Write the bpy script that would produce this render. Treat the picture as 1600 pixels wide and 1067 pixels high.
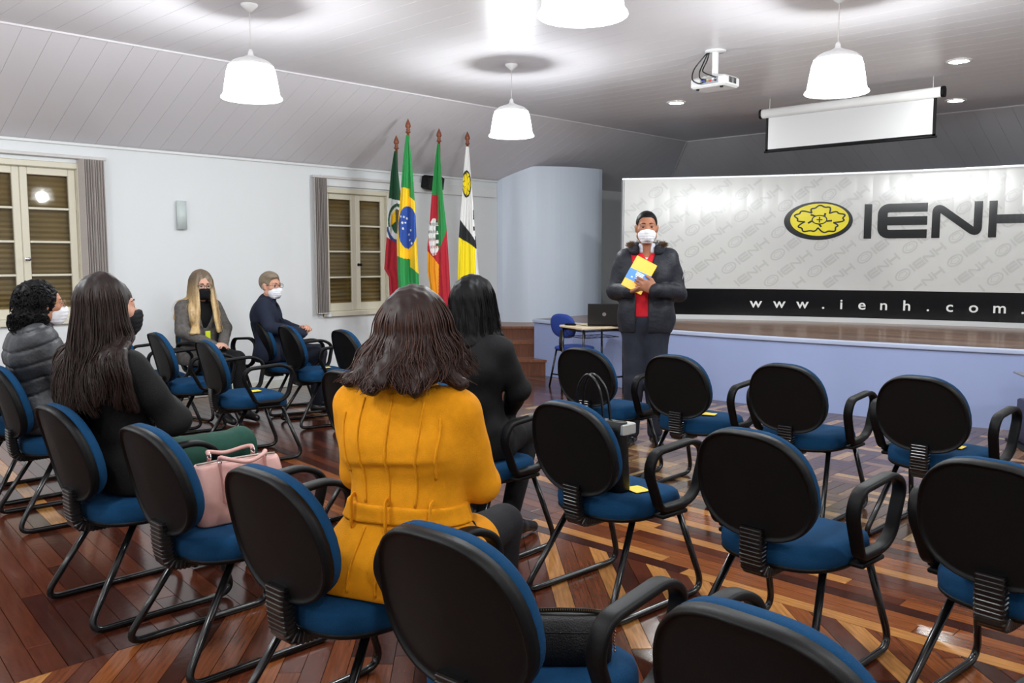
import bpy, math, random
import numpy as np
from mathutils import Vector, Matrix
random.seed(7); RNG = np.random.default_rng(7)
PI = math.pi
for o in list(bpy.data.objects): bpy.data.objects.remove(o)
scene = bpy.context.scene; COL = scene.collection

# ------------------------------------------------------------------ camera
CAM_H = 1.42; FPX = 1360.0; YAW = math.radians(44.08); PITCH = math.radians(5.44)
cam_d = bpy.data.cameras.new('camera'); cam = bpy.data.objects.new('camera', cam_d); COL.objects.link(cam)
cam_d.sensor_width = 36.0; cam_d.lens = FPX / 1600.0 * 36.0; cam_d.clip_start = 0.02; cam_d.clip_end = 60
cam.location = (0, 0, CAM_H); cam.rotation_euler = (PI/2 - PITCH, 0, YAW)
scene.camera = cam

# ------------------------------------------------------------------ world, exposure
world = bpy.data.worlds.new('night_outside'); scene.world = world; world.use_nodes = True
world.node_tree.nodes['Background'].inputs[0].default_value = (0.010, 0.012, 0.018, 1)
world.node_tree.nodes['Background'].inputs[1].default_value = 1.0
scene.view_settings.view_transform = 'Standard'; scene.view_settings.look = 'None'
scene.view_settings.gamma = 1.0; scene.view_settings.use_curve_mapping = False
scene.view_settings.exposure = 0.1
LAMP_SHADE = 3.0      # emission of the milky pendant shades
LAMP_BULB = 75.0       # watts of the bulb inside each shade
SPOT_EMIT = 400.0       # recessed stage spots

# ------------------------------------------------------------------ materials
def lin(c):
    return tuple((v/255.0/12.92) if v/255.0 <= 0.04045 else ((v/255.0+0.055)/1.055)**2.4 for v in c)
MATS = {}
def mat(name, rgb, rough=0.6, metal=0.0, spec=0.5, emit=None, estr=0.0, noise=None, bump=None, alpha=None, trans=0.0, sheen=0.0, coat=0.0):
    """noise=(scale, amount, stretch) colour variation; bump=(scale, strength, kind)"""
    if name in MATS: return MATS[name]
    m = bpy.data.materials.new(name); m.use_nodes = True; nt = m.node_tree; b = nt.nodes['Principled BSDF']
    col = lin(rgb) + (1,)
    b.inputs['Base Color'].default_value = col; b.inputs['Roughness'].default_value = rough
    b.inputs['Metallic'].default_value = metal; b.inputs['Specular IOR Level'].default_value = spec
    if trans: b.inputs['Transmission Weight'].default_value = trans; b.inputs['IOR'].default_value = 1.2
    if sheen: b.inputs['Sheen Weight'].default_value = sheen
    if coat: b.inputs['Coat Weight'].default_value = coat; b.inputs['Coat Roughness'].default_value = 0.15
    if emit: b.inputs['Emission Color'].default_value = lin(emit)+(1,); b.inputs['Emission Strength'].default_value = estr
    tc = None
    if noise or bump:
        tc = nt.nodes.new('ShaderNodeTexCoord'); mp = nt.nodes.new('ShaderNodeMapping')
        nt.links.new(tc.outputs['Object'], mp.inputs['Vector'])
    if noise:
        sc, am = noise[0], noise[1]
        if len(noise) > 2: mp.inputs['Scale'].default_value = noise[2]
        n = nt.nodes.new('ShaderNodeTexNoise'); n.inputs['Scale'].default_value = sc; n.inputs['Detail'].default_value = 5
        nt.links.new(mp.outputs[0], n.inputs['Vector'])
        r = nt.nodes.new('ShaderNodeValToRGB')
        r.color_ramp.elements[0].position = 0.3; r.color_ramp.elements[1].position = 0.7
        r.color_ramp.elements[0].color = tuple(max(0, c*(1-am)) for c in col[:3])+(1,)
        r.color_ramp.elements[1].color = tuple(min(1, c*(1+am)) for c in col[:3])+(1,)
        nt.links.new(n.outputs['Fac'], r.inputs['Fac']); nt.links.new(r.outputs[0], b.inputs['Base Color'])
    if bump:
        bs, st = bump[0], bump[1]; kind = bump[2] if len(bump) > 2 else 'noise'
        if kind == 'weave':
            t1 = nt.nodes.new('ShaderNodeTexChecker'); t1.inputs['Scale'].default_value = bs
            nt.links.new(tc.outputs['Object'], t1.inputs['Vector']); out = t1.outputs['Fac']
        elif kind == 'wave':
            t1 = nt.nodes.new('ShaderNodeTexWave'); t1.inputs['Scale'].default_value = bs; t1.inputs['Distortion'].default_value = 3
            nt.links.new(tc.outputs['Object'], t1.inputs['Vector']); out = t1.outputs['Fac']
        else:
            t1 = nt.nodes.new('ShaderNodeTexNoise'); t1.inputs['Scale'].default_value = bs; t1.inputs['Detail'].default_value = 4
            nt.links.new(tc.outputs['Object'], t1.inputs['Vector']); out = t1.outputs['Fac']
        bp = nt.nodes.new('ShaderNodeBump'); bp.inputs['Strength'].default_value = st; bp.inputs['Distance'].default_value = 0.01
        nt.links.new(out, bp.inputs['Height']); nt.links.new(bp.outputs[0], b.inputs['Normal'])
    MATS[name] = m; return m

# ------------------------------------------------------------------ object helpers
def obj_from(name, verts, faces, m, parent=None, smooth=False, mats=None, midx=None, loc=None, rot=None):
    me = bpy.data.meshes.new(name); me.from_pydata([tuple(map(float, v)) for v in verts], [], [tuple(int(i) for i in f) for f in faces])
    for mm in (mats or [m]): me.materials.append(mm)
    if midx is not None: me.polygons.foreach_set('material_index', np.asarray(midx, dtype=np.int32))
    if smooth: me.polygons.foreach_set('use_smooth', np.ones(len(me.polygons), dtype=bool))
    me.update()
    o = bpy.data.objects.new(name, me); COL.objects.link(o)
    if parent: o.parent = parent
    if loc is not None: o.location = loc
    if rot is not None: o.rotation_euler = rot
    return o
def np_obj(name, V, Q, m, parent=None, smooth=True):
    me = bpy.data.meshes.new(name); n = len(Q); k = Q.shape[1]
    me.vertices.add(len(V)); me.vertices.foreach_set('co', np.ascontiguousarray(V, dtype=np.float32).ravel())
    me.loops.add(n*k); me.loops.foreach_set('vertex_index', np.ascontiguousarray(Q, dtype=np.int32).ravel())
    me.polygons.add(n); me.polygons.foreach_set('loop_start', np.arange(0, n*k, k, dtype=np.int32))
    me.polygons.foreach_set('loop_total', np.full(n, k, dtype=np.int32))
    if smooth: me.polygons.foreach_set('use_smooth', np.ones(n, dtype=bool))
    me.materials.append(m); me.update(calc_edges=True); me.validate()
    o = bpy.data.objects.new(name, me); COL.objects.link(o)
    if parent: o.parent = parent
    return o
def tag(o, label=None, cat=None, group=None, kind=None):
    if label: o['label'] = label
    if cat: o['category'] = cat
    if group: o['group'] = group
    if kind: o['kind'] = kind
    return o
def empty(name, loc=(0, 0, 0), rz=0.0):
    o = bpy.data.objects.new(name, None); COL.objects.link(o); o.location = loc; o.rotation_euler = (0, 0, rz)
    o.empty_display_size = 0.1; return o
def copy_tree(o, parent=None, skip=()):
    c = o.copy(); COL.objects.link(c); c.parent = parent
    for ch in o.children:
        if ch.get('role') in skip: continue
        copy_tree(ch, c, skip)
    return c
def nrm(v):
    v = np.asarray(v, float); l = np.linalg.norm(v); return v/l if l > 1e-12 else v
def fillet(pts, r, n=6, closed=False):
    pts = [np.array(p, float) for p in pts]; out = []; N = len(pts)
    for i, p in enumerate(pts):
        if not closed and i in (0, N-1): out.append(p); continue
        a = pts[i-1]; b = pts[(i+1) % N]; ra = r[i] if isinstance(r, (list, tuple)) else r
        da = nrm(a-p); db = nrm(b-p); d = min(ra, np.linalg.norm(a-p)*.49, np.linalg.norm(b-p)*.49)
        p0 = p+da*d; p1 = p+db*d
        for k in range(n+1):
            t = k/n; out.append((1-t)**2*p0+2*t*(1-t)*p+t*t*p1)
    return out
def catmull(pts, n=6, closed=False):
    P = [np.array(p, float) for p in pts]; N = len(P); out = []
    for i in range(N if closed else N-1):
        p0 = P[(i-1) % N] if closed or i > 0 else 2*P[0]-P[1]
        p1 = P[i]; p2 = P[(i+1) % N]
        p3 = P[(i+2) % N] if closed or i+2 < N else 2*P[-1]-P[-2]
        for k in range(n):
            t = k/n
            out.append(.5*((2*p1)+(-p0+p2)*t+(2*p0-5*p1+4*p2-p3)*t*t+(-p0+3*p1-3*p2+p3)*t**3))
    if not closed: out.append(P[-1])
    return out
class MB:
    def __init__(s): s.v = []; s.f = []; s.mi = []; s.m = 0
    def add(s, vs, fs):
        b = len(s.v); s.v += [tuple(map(float, x)) for x in vs]; s.f += [tuple(b+int(i) for i in f) for f in fs]; s.mi += [s.m]*len(fs); return s
    def box(s, c, d, M=None, bev=0.0):
        x, y, z = d[0]/2, d[1]/2, d[2]/2
        if bev <= 0:
            vs = [(sx*x, sy*y, sz*z) for sz in (-1, 1) for sy in (-1, 1) for sx in (-1, 1)]
            fs = [(0, 2, 3, 1), (4, 5, 7, 6), (0, 1, 5, 4), (2, 6, 7, 3), (0, 4, 6, 2), (1, 3, 7, 5)]
        else:
            e = min(bev, x*.9, y*.9, z*.9); vs = []; fs = []
            def ring(zz, i):
                b0 = len(vs)
                for (sx, sy) in ((1, -1), (1, 1), (-1, 1), (-1, -1)):
                    xx, yy = x-i, y-i
                    if (sx, sy) in ((1, -1), (-1, 1)): vs.extend([(sx*(xx-e) if sx*sy < 0 else 0, sy*yy, zz), (sx*xx, sy*(yy-e), zz)])
                    else: vs.extend([(sx*xx, sy*(yy-e), zz), (sx*(xx-e), sy*yy, zz)])
                return b0
            rs = [ring(-z, e), ring(-z+e, 0), ring(z-e, 0), ring(z, e)]
            for a, b in zip(rs, rs[1:]):
                for k in range(8): fs.append((a+k, a+(k+1) % 8, b+(k+1) % 8, b+k))
            fs.append(tuple(rs[0]+k for k in reversed(range(8)))); fs.append(tuple(rs[3]+k for k in range(8)))
        vs = [np.array(v) for v in vs]
        if M is not None: vs = [np.array(M) @ v for v in vs]
        c = np.array(c, float); return s.add([v+c for v in vs], fs)
    def sweep(s, path, section, closed=False, cap=True, up=None):
        """section: list of (a,b) or callable(t)->list ; a along side vector, b along normal"""
        P = [np.array(p, float) for p in path]; N = len(P); rings = []
        nprev = None
        for i in range(N):
            a = P[i-1] if (closed or i > 0) else P[i]; b = P[(i+1) % N] if (closed or i < N-1) else P[i]
            t = nrm(b-a)
            if up is not None:
                side = nrm(np.cross(t, up)); nn = np.cross(side, t)
            else:
                if nprev is None:
                    h = np.array([0, 0, 1.]) if abs(t[2]) < .9 else np.array([1., 0, 0])
                    nn = nrm(h-t*(h@t))
                else: nn = nrm(nprev-t*(nprev@t))
                side = np.cross(t, nn)
            nprev = nn
            sec = section(i/(N-1)) if callable(section) else section
            rings.append([P[i]+side*q[0]+nn*q[1] for q in sec])
        K = len(rings[0]); vs = [v for r in rings for v in r]; fs = []
        for i in range(N if closed else N-1):
            j = (i+1) % N
            for k in range(K): fs.append((i*K+k, j*K+k, j*K+(k+1) % K, i*K+(k+1) % K))
        if cap and not closed: fs.append(tuple(reversed(range(K)))[::-1]); fs.append(tuple((N-1)*K+k for k in reversed(range(K))))
        return s.add(vs, fs)
    def tube(s, path, r, n=8, closed=False):
        sec = (lambda t: [(r(t)*math.cos(2*PI*k/n), r(t)*math.sin(2*PI*k/n)) for k in range(n)]) if callable(r) else [(r*math.cos(2*PI*k/n), r*math.sin(2*PI*k/n)) for k in range(n)]
        return s.sweep(path, sec, closed)
    def lathe(s, prof, n=24, c=(0, 0, 0), M=None, capped=True):
        vs = []; fs = []
        for (r, z) in prof:
            for k in range(n): vs.append(np.array((r*math.cos(2*PI*k/n), r*math.sin(2*PI*k/n), z)))
        for i in range(len(prof)-1):
            for k in range(n): fs.append((i*n+k, i*n+(k+1) % n, (i+1)*n+(k+1) % n, (i+1)*n+k))
        if capped: fs.append(tuple(reversed(range(n)))); fs.append(tuple((len(prof)-1)*n+k for k in range(n)))
        if M is not None: vs = [np.array(M) @ v for v in vs]
        c = np.array(c, float); return s.add([v+c for v in vs], fs)
    def prism(s, poly, z0, z1, f=None):
        n = len(poly); f = f or (lambda x, y, z: (x, y, z))
        vs = [f(p[0], p[1], z0) for p in poly]+[f(p[0], p[1], z1) for p in poly]
        fs = [tuple(reversed(range(n))), tuple(range(n, 2*n))]+[(k, (k+1) % n, n+(k+1) % n, n+k) for k in range(n)]
        return s.add(vs, fs)
    def rings(s, rings, cap0=True, cap1=True):
        K = len(rings[0]); vs = [v for r in rings for v in r]; fs = []
        for i in range(len(rings)-1):
            for k in range(K): fs.append((i*K+k, i*K+(k+1) % K, (i+1)*K+(k+1) % K, (i+1)*K+k))
        if cap0: fs.append(tuple(reversed(range(K))))
        if cap1: fs.append(tuple((len(rings)-1)*K+k for k in range(K)))
        return s.add(vs, fs)
    def build(s, name, m, parent=None, smooth=False, mats=None, **k):
        return obj_from(name, s.v, s.f, m, parent, smooth, mats=mats, midx=s.mi if mats else None, **k)
def rotz(a): c, s = math.cos(a), math.sin(a); return np.array([[c, -s, 0], [s, c, 0], [0, 0, 1.]])
def rotx(a): c, s = math.cos(a), math.sin(a); return np.array([[1., 0, 0], [0, c, -s], [0, s, c]])
def roty(a): c, s = math.cos(a), math.sin(a); return np.array([[c, 0, s], [0, 1., 0], [-s, 0, c]])
def rrect(w, h, r, n=4):
    out = []
    for (sx, sy, a0) in ((1, 1, 0), (-1, 1, 90), (-1, -1, 180), (1, -1, 270)):
        for k in range(n+1):
            a = math.radians(a0+90*k/n); out.append((sx*(w/2-r)+r*math.cos(a), sy*(h/2-r)+r*math.sin(a)))
    return out
def superell(a, b, n, N=40, ph=0.0):
    out = []
    for k in range(N):
        t = 2*PI*k/N+ph; c, s_ = math.cos(t), math.sin(t)
        out.append((a*math.copysign(abs(c)**(2/n), c), b*math.copysign(abs(s_)**(2/n), s_)))
    return out

# ------------------------------------------------------------------ smooth implicit surfaces (for bodies, clothes, hair)
def cap(a, b, ra, rb=None, k=0.02, ax=None, fac=1.0, op=1): return ('c', np.array(a, float), np.array(b, float), ra, ra if rb is None else rb, k, ax, fac, op)
def ell(c, r, R=None, k=0.02, op=1): return ('e', np.array(c, float), np.array(r, float), R, k, op)
def prim_bbox(p):
    if p[0] == 'c': m = max(p[3], p[4])+p[5]; return np.minimum(p[1], p[2])-m, np.maximum(p[1], p[2])+m
    m = (max(p[2]) if p[3] is not None else p[2])+p[4]; return p[1]-m, p[1]+m
def prim_d(p, X, Y, Z):
    if p[0] == 'c':
        a, b, ra, rb, ax, fac = p[1], p[2], p[3], p[4], p[6], p[7]
        ab = b-a; L = max(ab@ab, 1e-9)
        x, y, z = X-a[0], Y-a[1], Z-a[2]
        t = np.clip((x*ab[0]+y*ab[1]+z*ab[2])/L, 0, 1)
        x = x-t*ab[0]; y = y-t*ab[1]; z = z-t*ab[2]
        d2 = x*x+y*y+z*z
        if ax is not None:
            q = x*ax[0]+y*ax[1]+z*ax[2]; d2 = d2+q*q*(fac*fac-1)
        return np.sqrt(d2)-(ra+t*(rb-ra))
    c, r, R = p[1], p[2], p[3]
    x, y, z = X-c[0], Y-c[1], Z-c[2]
    if R is not None:
        x, y, z = (R[0, 0]*x+R[1, 0]*y+R[2, 0]*z, R[0, 1]*x+R[1, 1]*y+R[2, 1]*z, R[0, 2]*x+R[1, 2]*y+R[2, 2]*z)
    k0 = np.sqrt((x/r[0])**2+(y/r[1])**2+(z/r[2])**2)
    k1 = np.sqrt((x/r[0]**2)**2+(y/r[1]**2)**2+(z/r[2]**2)**2)+1e-9
    return k0*(k0-1)/k1
def blend(v, d, k, op):
    if op < 0:
        h = np.clip(.5-.5*(v+d)/k, 0, 1); return v*(1-h)-d*h+k*h*(1-h)
    h = np.clip(.5+.5*(v-d)/k, 0, 1); return v*(1-h)+d*h-k*h*(1-h)
def sdf_at(prims, P):
    P = np.asarray(P, float); v = np.full(len(P), 1.0)
    for p in prims:
        k = p[5] if p[0] == 'c' else p[4]
        v = blend(v, prim_d(p, P[:, 0], P[:, 1], P[:, 2]), k, p[-1])
    return v
def sdf_grid(prims, h, grow=0.0):
    lo = np.min([prim_bbox(p)[0] for p in prims if p[-1] > 0], axis=0)-3*h-grow; hi = np.max([prim_bbox(p)[1] for p in prims if p[-1] > 0], axis=0)+3*h+grow
    n = np.ceil((hi-lo)/h).astype(int)+1
    ax = [lo[i]+h*np.arange(n[i]) for i in range(3)]
    V = np.full(n, 1.0, dtype=np.float32)
    for p in prims:
        b0, b1 = prim_bbox(p); i0 = np.clip(((b0-lo-grow)/h).astype(int)-2, 0, n); i1 = np.clip(((b1-lo+grow)/h).astype(int)+3, 0, n)
        sl = tuple(slice(i0[i], i1[i]) for i in range(3))
        X = ax[0][sl[0]][:, None, None]; Y = ax[1][sl[1]][None, :, None]; Z = ax[2][sl[2]][None, None, :]
        k = p[5] if p[0] == 'c' else p[4]
        V[sl] = blend(V[sl], prim_d(p, X, Y, Z), k, p[-1])
    return V, lo, ax
def surface_nets(v, lo, h, smooth=1):
    s = v < 0; nx, ny, nz = v.shape
    def cn(A, a): return A[a[0]:nx-1+a[0], a[1]:ny-1+a[1], a[2]:nz-1+a[2]]
    cs = [(i, j, k) for i in (0, 1) for j in (0, 1) for k in (0, 1)]
    tot = np.zeros((nx-1, ny-1, nz-1), np.int8)
    for a in cs: tot += cn(s, a)
    act = (tot > 0) & (tot < 8); idx = np.full(act.shape, -1, np.int64); I = np.argwhere(act); idx[act] = np.arange(len(I))
    pos = np.zeros((len(I), 3)); cnt = np.zeros(len(I))
    for a in cs:
        for d in range(3):
            if a[d]: continue
            b = list(a); b[d] = 1
            va = v[I[:, 0]+a[0], I[:, 1]+a[1], I[:, 2]+a[2]]; vb = v[I[:, 0]+b[0], I[:, 1]+b[1], I[:, 2]+b[2]]
            c = (va < 0) != (vb < 0); t = np.where(c, va/np.where(c, va-vb, 1), 0)
            q = np.tile(np.array(a, float), (len(I), 1)); q[:, d] += t
            pos += q*c[:, None]; cnt += c
    pos = I+pos/np.maximum(cnt, 1)[:, None]
    quads = []
    for d in range(3):
        e = [0, 0, 0]; e[d] = 1; u, w = (d+1) % 3, (d+2) % 3
        a = s[:nx-e[0], :ny-e[1], :nz-e[2]]; b = s[e[0]:, e[1]:, e[2]:]
        E = np.argwhere(a != b)
        E = E[(E[:, u] > 0) & (E[:, w] > 0) & (E[:, u] < v.shape[u]-1) & (E[:, w] < v.shape[w]-1)]
        if not len(E): continue
        def ci(du, dw):
            q = E.copy(); q[:, u] -= du; q[:, w] -= dw; return idx[q[:, 0], q[:, 1], q[:, 2]]
        q = np.stack([ci(1, 1), ci(0, 1), ci(0, 0), ci(1, 0)], 1)
        fl = ~s[E[:, 0], E[:, 1], E[:, 2]]; q[fl] = q[fl][:, ::-1]; quads.append(q)
    Q = np.concatenate(quads); P = np.asarray(lo)+pos*h
    for _ in range(smooth):
        S = np.zeros_like(P); C = np.zeros(len(P))
        for k in range(4):
            a, b = Q[:, k], Q[:, (k+1) % 4]
            np.add.at(S, a, P[b]); np.add.at(S, b, P[a]); np.add.at(C, a, 1); np.add.at(C, b, 1)
        P = .5*P+.5*S/np.maximum(C, 1)[:, None]
    return P, Q
def sdf_obj(name, prims, h, m, parent=None, post=None, grow=0.0, smooth=1, fine=None, xf=None):
    V, lo, ax = sdf_grid(prims, h, grow)
    if post: V = post(V, ax[0][:, None, None], ax[1][None, :, None], ax[2][None, None, :])
    P, Q = surface_nets(V, lo, h, smooth)
    if xf is not None: P = xf(P)
    return np_obj(name, P, Q, m, parent)
def smax(a, b, k=0.006):
    h = np.clip(.5-.5*(a-b)/k, 0, 1); return a*(1-h)+b*h+k*h*(1-h)
def strands_arr(lines, r0, r1, n=3):
    """list of (M,3) arrays (all same M) -> verts, quads of thin tapered tubes"""
    L = np.asarray(lines, float); S, M, _ = L.shape
    T = np.gradient(L, axis=1); T /= np.linalg.norm(T, axis=2, keepdims=True)+1e-9
    ref = np.array([.3, .9, .2]); A = np.cross(T, ref); A /= np.linalg.norm(A, axis=2, keepdims=True)+1e-9; B = np.cross(T, A)
    tt = np.linspace(0, 1, M); r = r0+(r1-r0)*tt
    V = np.stack([L+(A*math.cos(2*PI*k/n)+B*math.sin(2*PI*k/n))*r[None, :, None] for k in range(n)], 2)  # S,M,n,3
    id_ = np.arange(S*M*n).reshape(S, M, n); Q = []
    for k in range(n):
        k2 = (k+1) % n; Q.append(np.stack([id_[:, :-1, k], id_[:, :-1, k2], id_[:, 1:, k2], id_[:, 1:, k]], -1).reshape(-1, 4))
    return V.reshape(-1, 3), np.concatenate(Q)
# ================================================================== SETTING
XW, XE, YB, YS = -8.47, 3.50, -5.0, 12.4
ZC, ZW = 3.10, 2.47
XF, XF2, YF, YF2 = -7.05, 2.08, 10.9, -3.6
M_wall = mat('white_wall_paint', (226, 229, 230), 0.55, bump=(60, .04))
M_blue = mat('pale_blue_paint', (206, 216, 230), 0.42, bump=(50, .04))
M_stage = mat('lilac_blue_paint', (150, 164, 205), 0.5, bump=(40, .05))
M_pvc = mat('ceiling_board', (222, 219, 223), 0.32, spec=0.45)
M_pvcgap = mat('ceiling_joint', (176, 172, 176), 0.7)
M_cream = mat('cream_window_paint', (214, 208, 188), 0.4)
M_trim = mat('white_trim', (228, 230, 230), 0.4)
M_black = mat('black_plastic', (9, 9, 10), 0.5, spec=0.18, noise=(90, .12), bump=(420, .10))
M_gloss = mat('black_gloss_plastic', (14, 14, 15), 0.25)
M_tube = mat('black_painted_steel', (12, 12, 13), 0.22)
M_alu = mat('brushed_aluminium', (190, 192, 195), 0.35, metal=0.9)
M_chrome = mat('chrome', (215, 215, 218), 0.15, metal=1.0)

def clip_poly(poly, planes):
    """planes: (nx,ny,c) keep nx*x+ny*y<=c"""
    for (nx, ny, c) in planes:
        out = []
        for i in range(len(poly)):
            a, b = poly[i-1], poly[i]; da = nx*a[0]+ny*a[1]-c; db = nx*b[0]+ny*b[1]-c
            if (da <= 0) != (db <= 0):
                t = da/(da-db); out.append((a[0]+t*(b[0]-a[0]), a[1]+t*(b[1]-a[1])))
            if db <= 0: out.append(b)
        poly = out
        if len(poly) < 3: return []
    return poly
def area(p): return abs(sum(p[i-1][0]*p[i][1]-p[i][0]*p[i-1][1] for i in range(len(p))))/2
def ccw(p): return p if sum(p[i-1][0]*p[i][1]-p[i][0]*p[i-1][1] for i in range(len(p))) > 0 else p[::-1]

# ---- floor with wooden planks
def wood(name, rgb, rough=0.17):
    m = mat(name, rgb, rough, spec=0.5, noise=(6.0, .32, (1.0, 14.0, 1.0)), bump=(30, .03))
    return m
W_dark = wood('plank_dark_red', (56, 25, 16)); W_red = wood('plank_red_brown', (80, 38, 22)); W_mid = wood('plank_mid_brown', (102, 54, 30))
W_org = wood('plank_orange_brown', (124, 70, 36)); W_lite = wood('plank_yellow', (166, 114, 62)); W_brn = wood('plank_grey_brown', (96, 66, 48))
W_pq1 = wood('parquet_dark', (76, 52, 38)); W_pq2 = wood('parquet_mid', (122, 92, 66)); W_pq3 = wood('parquet_light', (158, 126, 88))
fb = MB(); fb.box(((XW+XE)/2, (YB+YS)/2, -.062), (XE-XW, YS-YB, .1))
floor = fb.build('floor', mat('subfloor_dark', (36, 20, 14), 0.6)); tag(floor, kind='structure')
planks = []   # (poly, angle, material)
def field(region, ang, width, lens, pal, off=0.0):
    ca, sa = math.cos(ang), math.sin(ang)
    xs = [p[0]*ca+p[1]*sa for p in region]; ys = [-p[0]*sa+p[1]*ca for p in region]
    n = len(region); reg = ccw(region)
    pl = []
    for i in range(n):
        a, b = reg[i], reg[(i+1) % n]; nx, ny = b[1]-a[1], -(b[0]-a[0]); l = math.hypot(nx, ny); nx /= l; ny /= l
        pl.append((nx, ny, nx*a[0]+ny*a[1]-.0012))
    y = min(ys)+off
    while y < max(ys):
        x = min(xs)-random.random()*lens[1]
        while x < max(xs):
            L = random.uniform(*lens); g = .0012
            rect = [(x+g, y+g), (x+L-g, y+g), (x+L-g, y+width-g), (x+g, y+width-g)]
            rect = [(p[0]*ca-p[1]*sa, p[0]*sa+p[1]*ca) for p in rect]
            q = clip_poly(rect, pl)
            if len(q) >= 3 and area(q) > .0008: planks.append((ccw(q), ang, random.choices([a for a, b in pal], [b for a, b in pal])[0]))
            x += L
        y += width
X1 = -3.15; Y1, Y2 = 3.28, 4.47
palA = [(W_dark, 4), (W_red, 6), (W_mid, 3), (W_org, .8), (W_lite, .45)]
palB = [(W_dark, 2), (W_red, 3), (W_mid, 3), (W_org, 2), (W_lite, 3.4)]
field([(XW, YB), (X1, YB), (X1, Y2), (XW, Y2)], math.radians(-6), .085, (1.2, 2.8), palA)
field([(XW, Y2), (-5.7, Y2), (-5.7, 8.0), (XW, 8.0)], math.radians(-6), .085, (1.0, 2.2), palA, .03)
field([(X1, Y1), (XE, Y1), (XE, Y2), (X1, Y2)], 0.0, .079, (.9, 2.2), palB)
field([(X1, YB), (XE, YB), (XE, Y1), (X1, Y1)], math.radians(-43), .078, (1.0, 2.4), palB)
pq = [(W_pq1, 4), (W_pq2, 3), (W_pq3, 2), (W_brn, 2)]
bs = .30
for i in range(int((XE+5.7)/bs)+1):
    for j in range(int((8.1-Y2)/bs)+1):
        x0, y0 = -5.7+i*bs, Y2+j*bs
        for k in range(4):
            w = bs/4; g = .0012
            r = [(x0+g, y0+k*w+g), (x0+bs-g, y0+k*w+g), (x0+bs-g, y0+(k+1)*w-g), (x0+g, y0+(k+1)*w-g)] if (i+j) % 2 == 0 else [(x0+k*w+g, y0+g), (x0+(k+1)*w-g, y0+g), (x0+(k+1)*w-g, y0+bs-g), (x0+k*w+g, y0+bs-g)]
            planks.append((r, 0.0 if (i+j) % 2 == 0 else PI/2, random.choices([a for a, b in pq], [b for a, b in pq])[0]))
def shown(p):
    c = np.mean(np.array(p[0]), axis=0); f = np.array([-math.sin(YAW), math.cos(YAW)]); r = np.array([math.cos(YAW), math.sin(YAW)])
    d = c@f; l = c@r
    if d < 1.2 or abs(l/d) > .66: return 0
    return area(p[0])/d**3
planks.sort(key=shown, reverse=True)
def plank_geo(p, org):
    """vertices in plank-aligned coordinates so that the grain runs along it"""
    ca, sa = math.cos(-p[1]), math.sin(-p[1]); n = len(p[0]); top = []; c = np.mean(np.array(p[0]), axis=0)
    for q in p[0]:
        x, y = q[0]-org[0], q[1]-org[1]; top.append((x*ca-y*sa, x*sa+y*ca))
    cc = np.mean(np.array(top), axis=0); ins = [tuple(np.array(t)+nrm(cc-np.array(t))*.0016) for t in top]
    vs = [(t[0], t[1], -.012) for t in top]+[(t[0], t[1], -.0012) for t in top]+[(t[0], t[1], 0) for t in ins]
    fs = [(k, (k+1) % n, n+(k+1) % n, n+k) for k in range(n)]+[(n+k, n+(k+1) % n, 2*n+(k+1) % n, 2*n+k) for k in range(n)]+[tuple(range(2*n, 3*n))]
    return vs, fs
for p in planks[:300]:
    c = np.mean(np.array(p[0]), axis=0); vs, fs = plank_geo(p, c)
    o = obj_from('plank', vs, fs, p[2], floor); o.location = (c[0], c[1], 0); o.rotation_euler = (0, 0, p[1])
for ang in sorted(set(p[1] for p in planks[300:])):
    sub = [p for p in planks[300:] if p[1] == ang]; ms = list({p[2].name: p[2] for p in sub}.values()); V = []; Fc = []; MI = []
    for p in sub:
        vs, fs = plank_geo(p, (0, 0)); b = len(V); V += vs; Fc += [tuple(b+i for i in f) for f in fs]; MI += [ms.index(p[2])]*len(fs)
    o = obj_from('plank_field', V, Fc, None, floor, mats=ms, midx=MI); o.rotation_euler = (0, 0, ang); o['kind'] = 'stuff'

# ---- ceiling: slab + boards
cb = MB()
cb.box(((XF+XF2)/2, (YB+YS)/2, ZC+.07), (XF2-XF+3, YS-YB+.4, .1))
ceiling = cb.build('ceiling', M_pvcgap); tag(ceiling, kind='structure')
BW = .20
def board(poly, f, name='ceiling_board'):
    """poly in (u,w); f(u,w,h)->xyz with h = depth behind the visible face"""
    poly = ccw(poly); n = len(poly); c = np.mean(np.array(poly), axis=0)
    ins = [tuple(np.array(t)+nrm(c-np.array(t))*.0025) for t in poly]
    vs = [f(t[0], t[1], 0) for t in ins]+[f(t[0], t[1], .0007) for t in poly]+[f(t[0], t[1], .010) for t in poly]
    fs = [tuple(reversed(range(n)))]+[(k, (k+1) % n, n+(k+1) % n, n+k) for k in range(n)]+[(n+k, n+(k+1) % n, 2*n+(k+1) % n, 2*n+k) for k in range(n)]+[tuple(range(2*n, 3*n))]
    return obj_from(name, vs, fs, M_pvc, ceiling)
y = YB
while y < YF-.01:
    y2 = min(y+BW, YF); board([(XF, y+.001), (XF2, y+.001), (XF2, y2-.001), (XF, y2-.001)], lambda u, w, h: (u, w, ZC+h)); y = y2
dx, dz = XF-XW, ZC-ZW; SL = math.hypot(dx, dz)
def fleft(u, w, h): return (XW+w*dx/SL-h*dz/SL, u, ZW+w*dz/SL+h*dx/SL)
def fright(u, w, h): return (XE-w*(XE-XF2)/SL2+h*dz/SL2, u, ZW+w*dz/SL2+h*(XE-XF2)/SL2)
SL2 = math.hypot(XE-XF2, dz); dyb = YS-YF; SLb = math.hypot(dyb, dz)
def fback(u, w, h): return (u, YS-w*dyb/SLb+h*dz/SLb, ZW+w*dz/SLb+h*dyb/SLb)
y = YB
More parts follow.
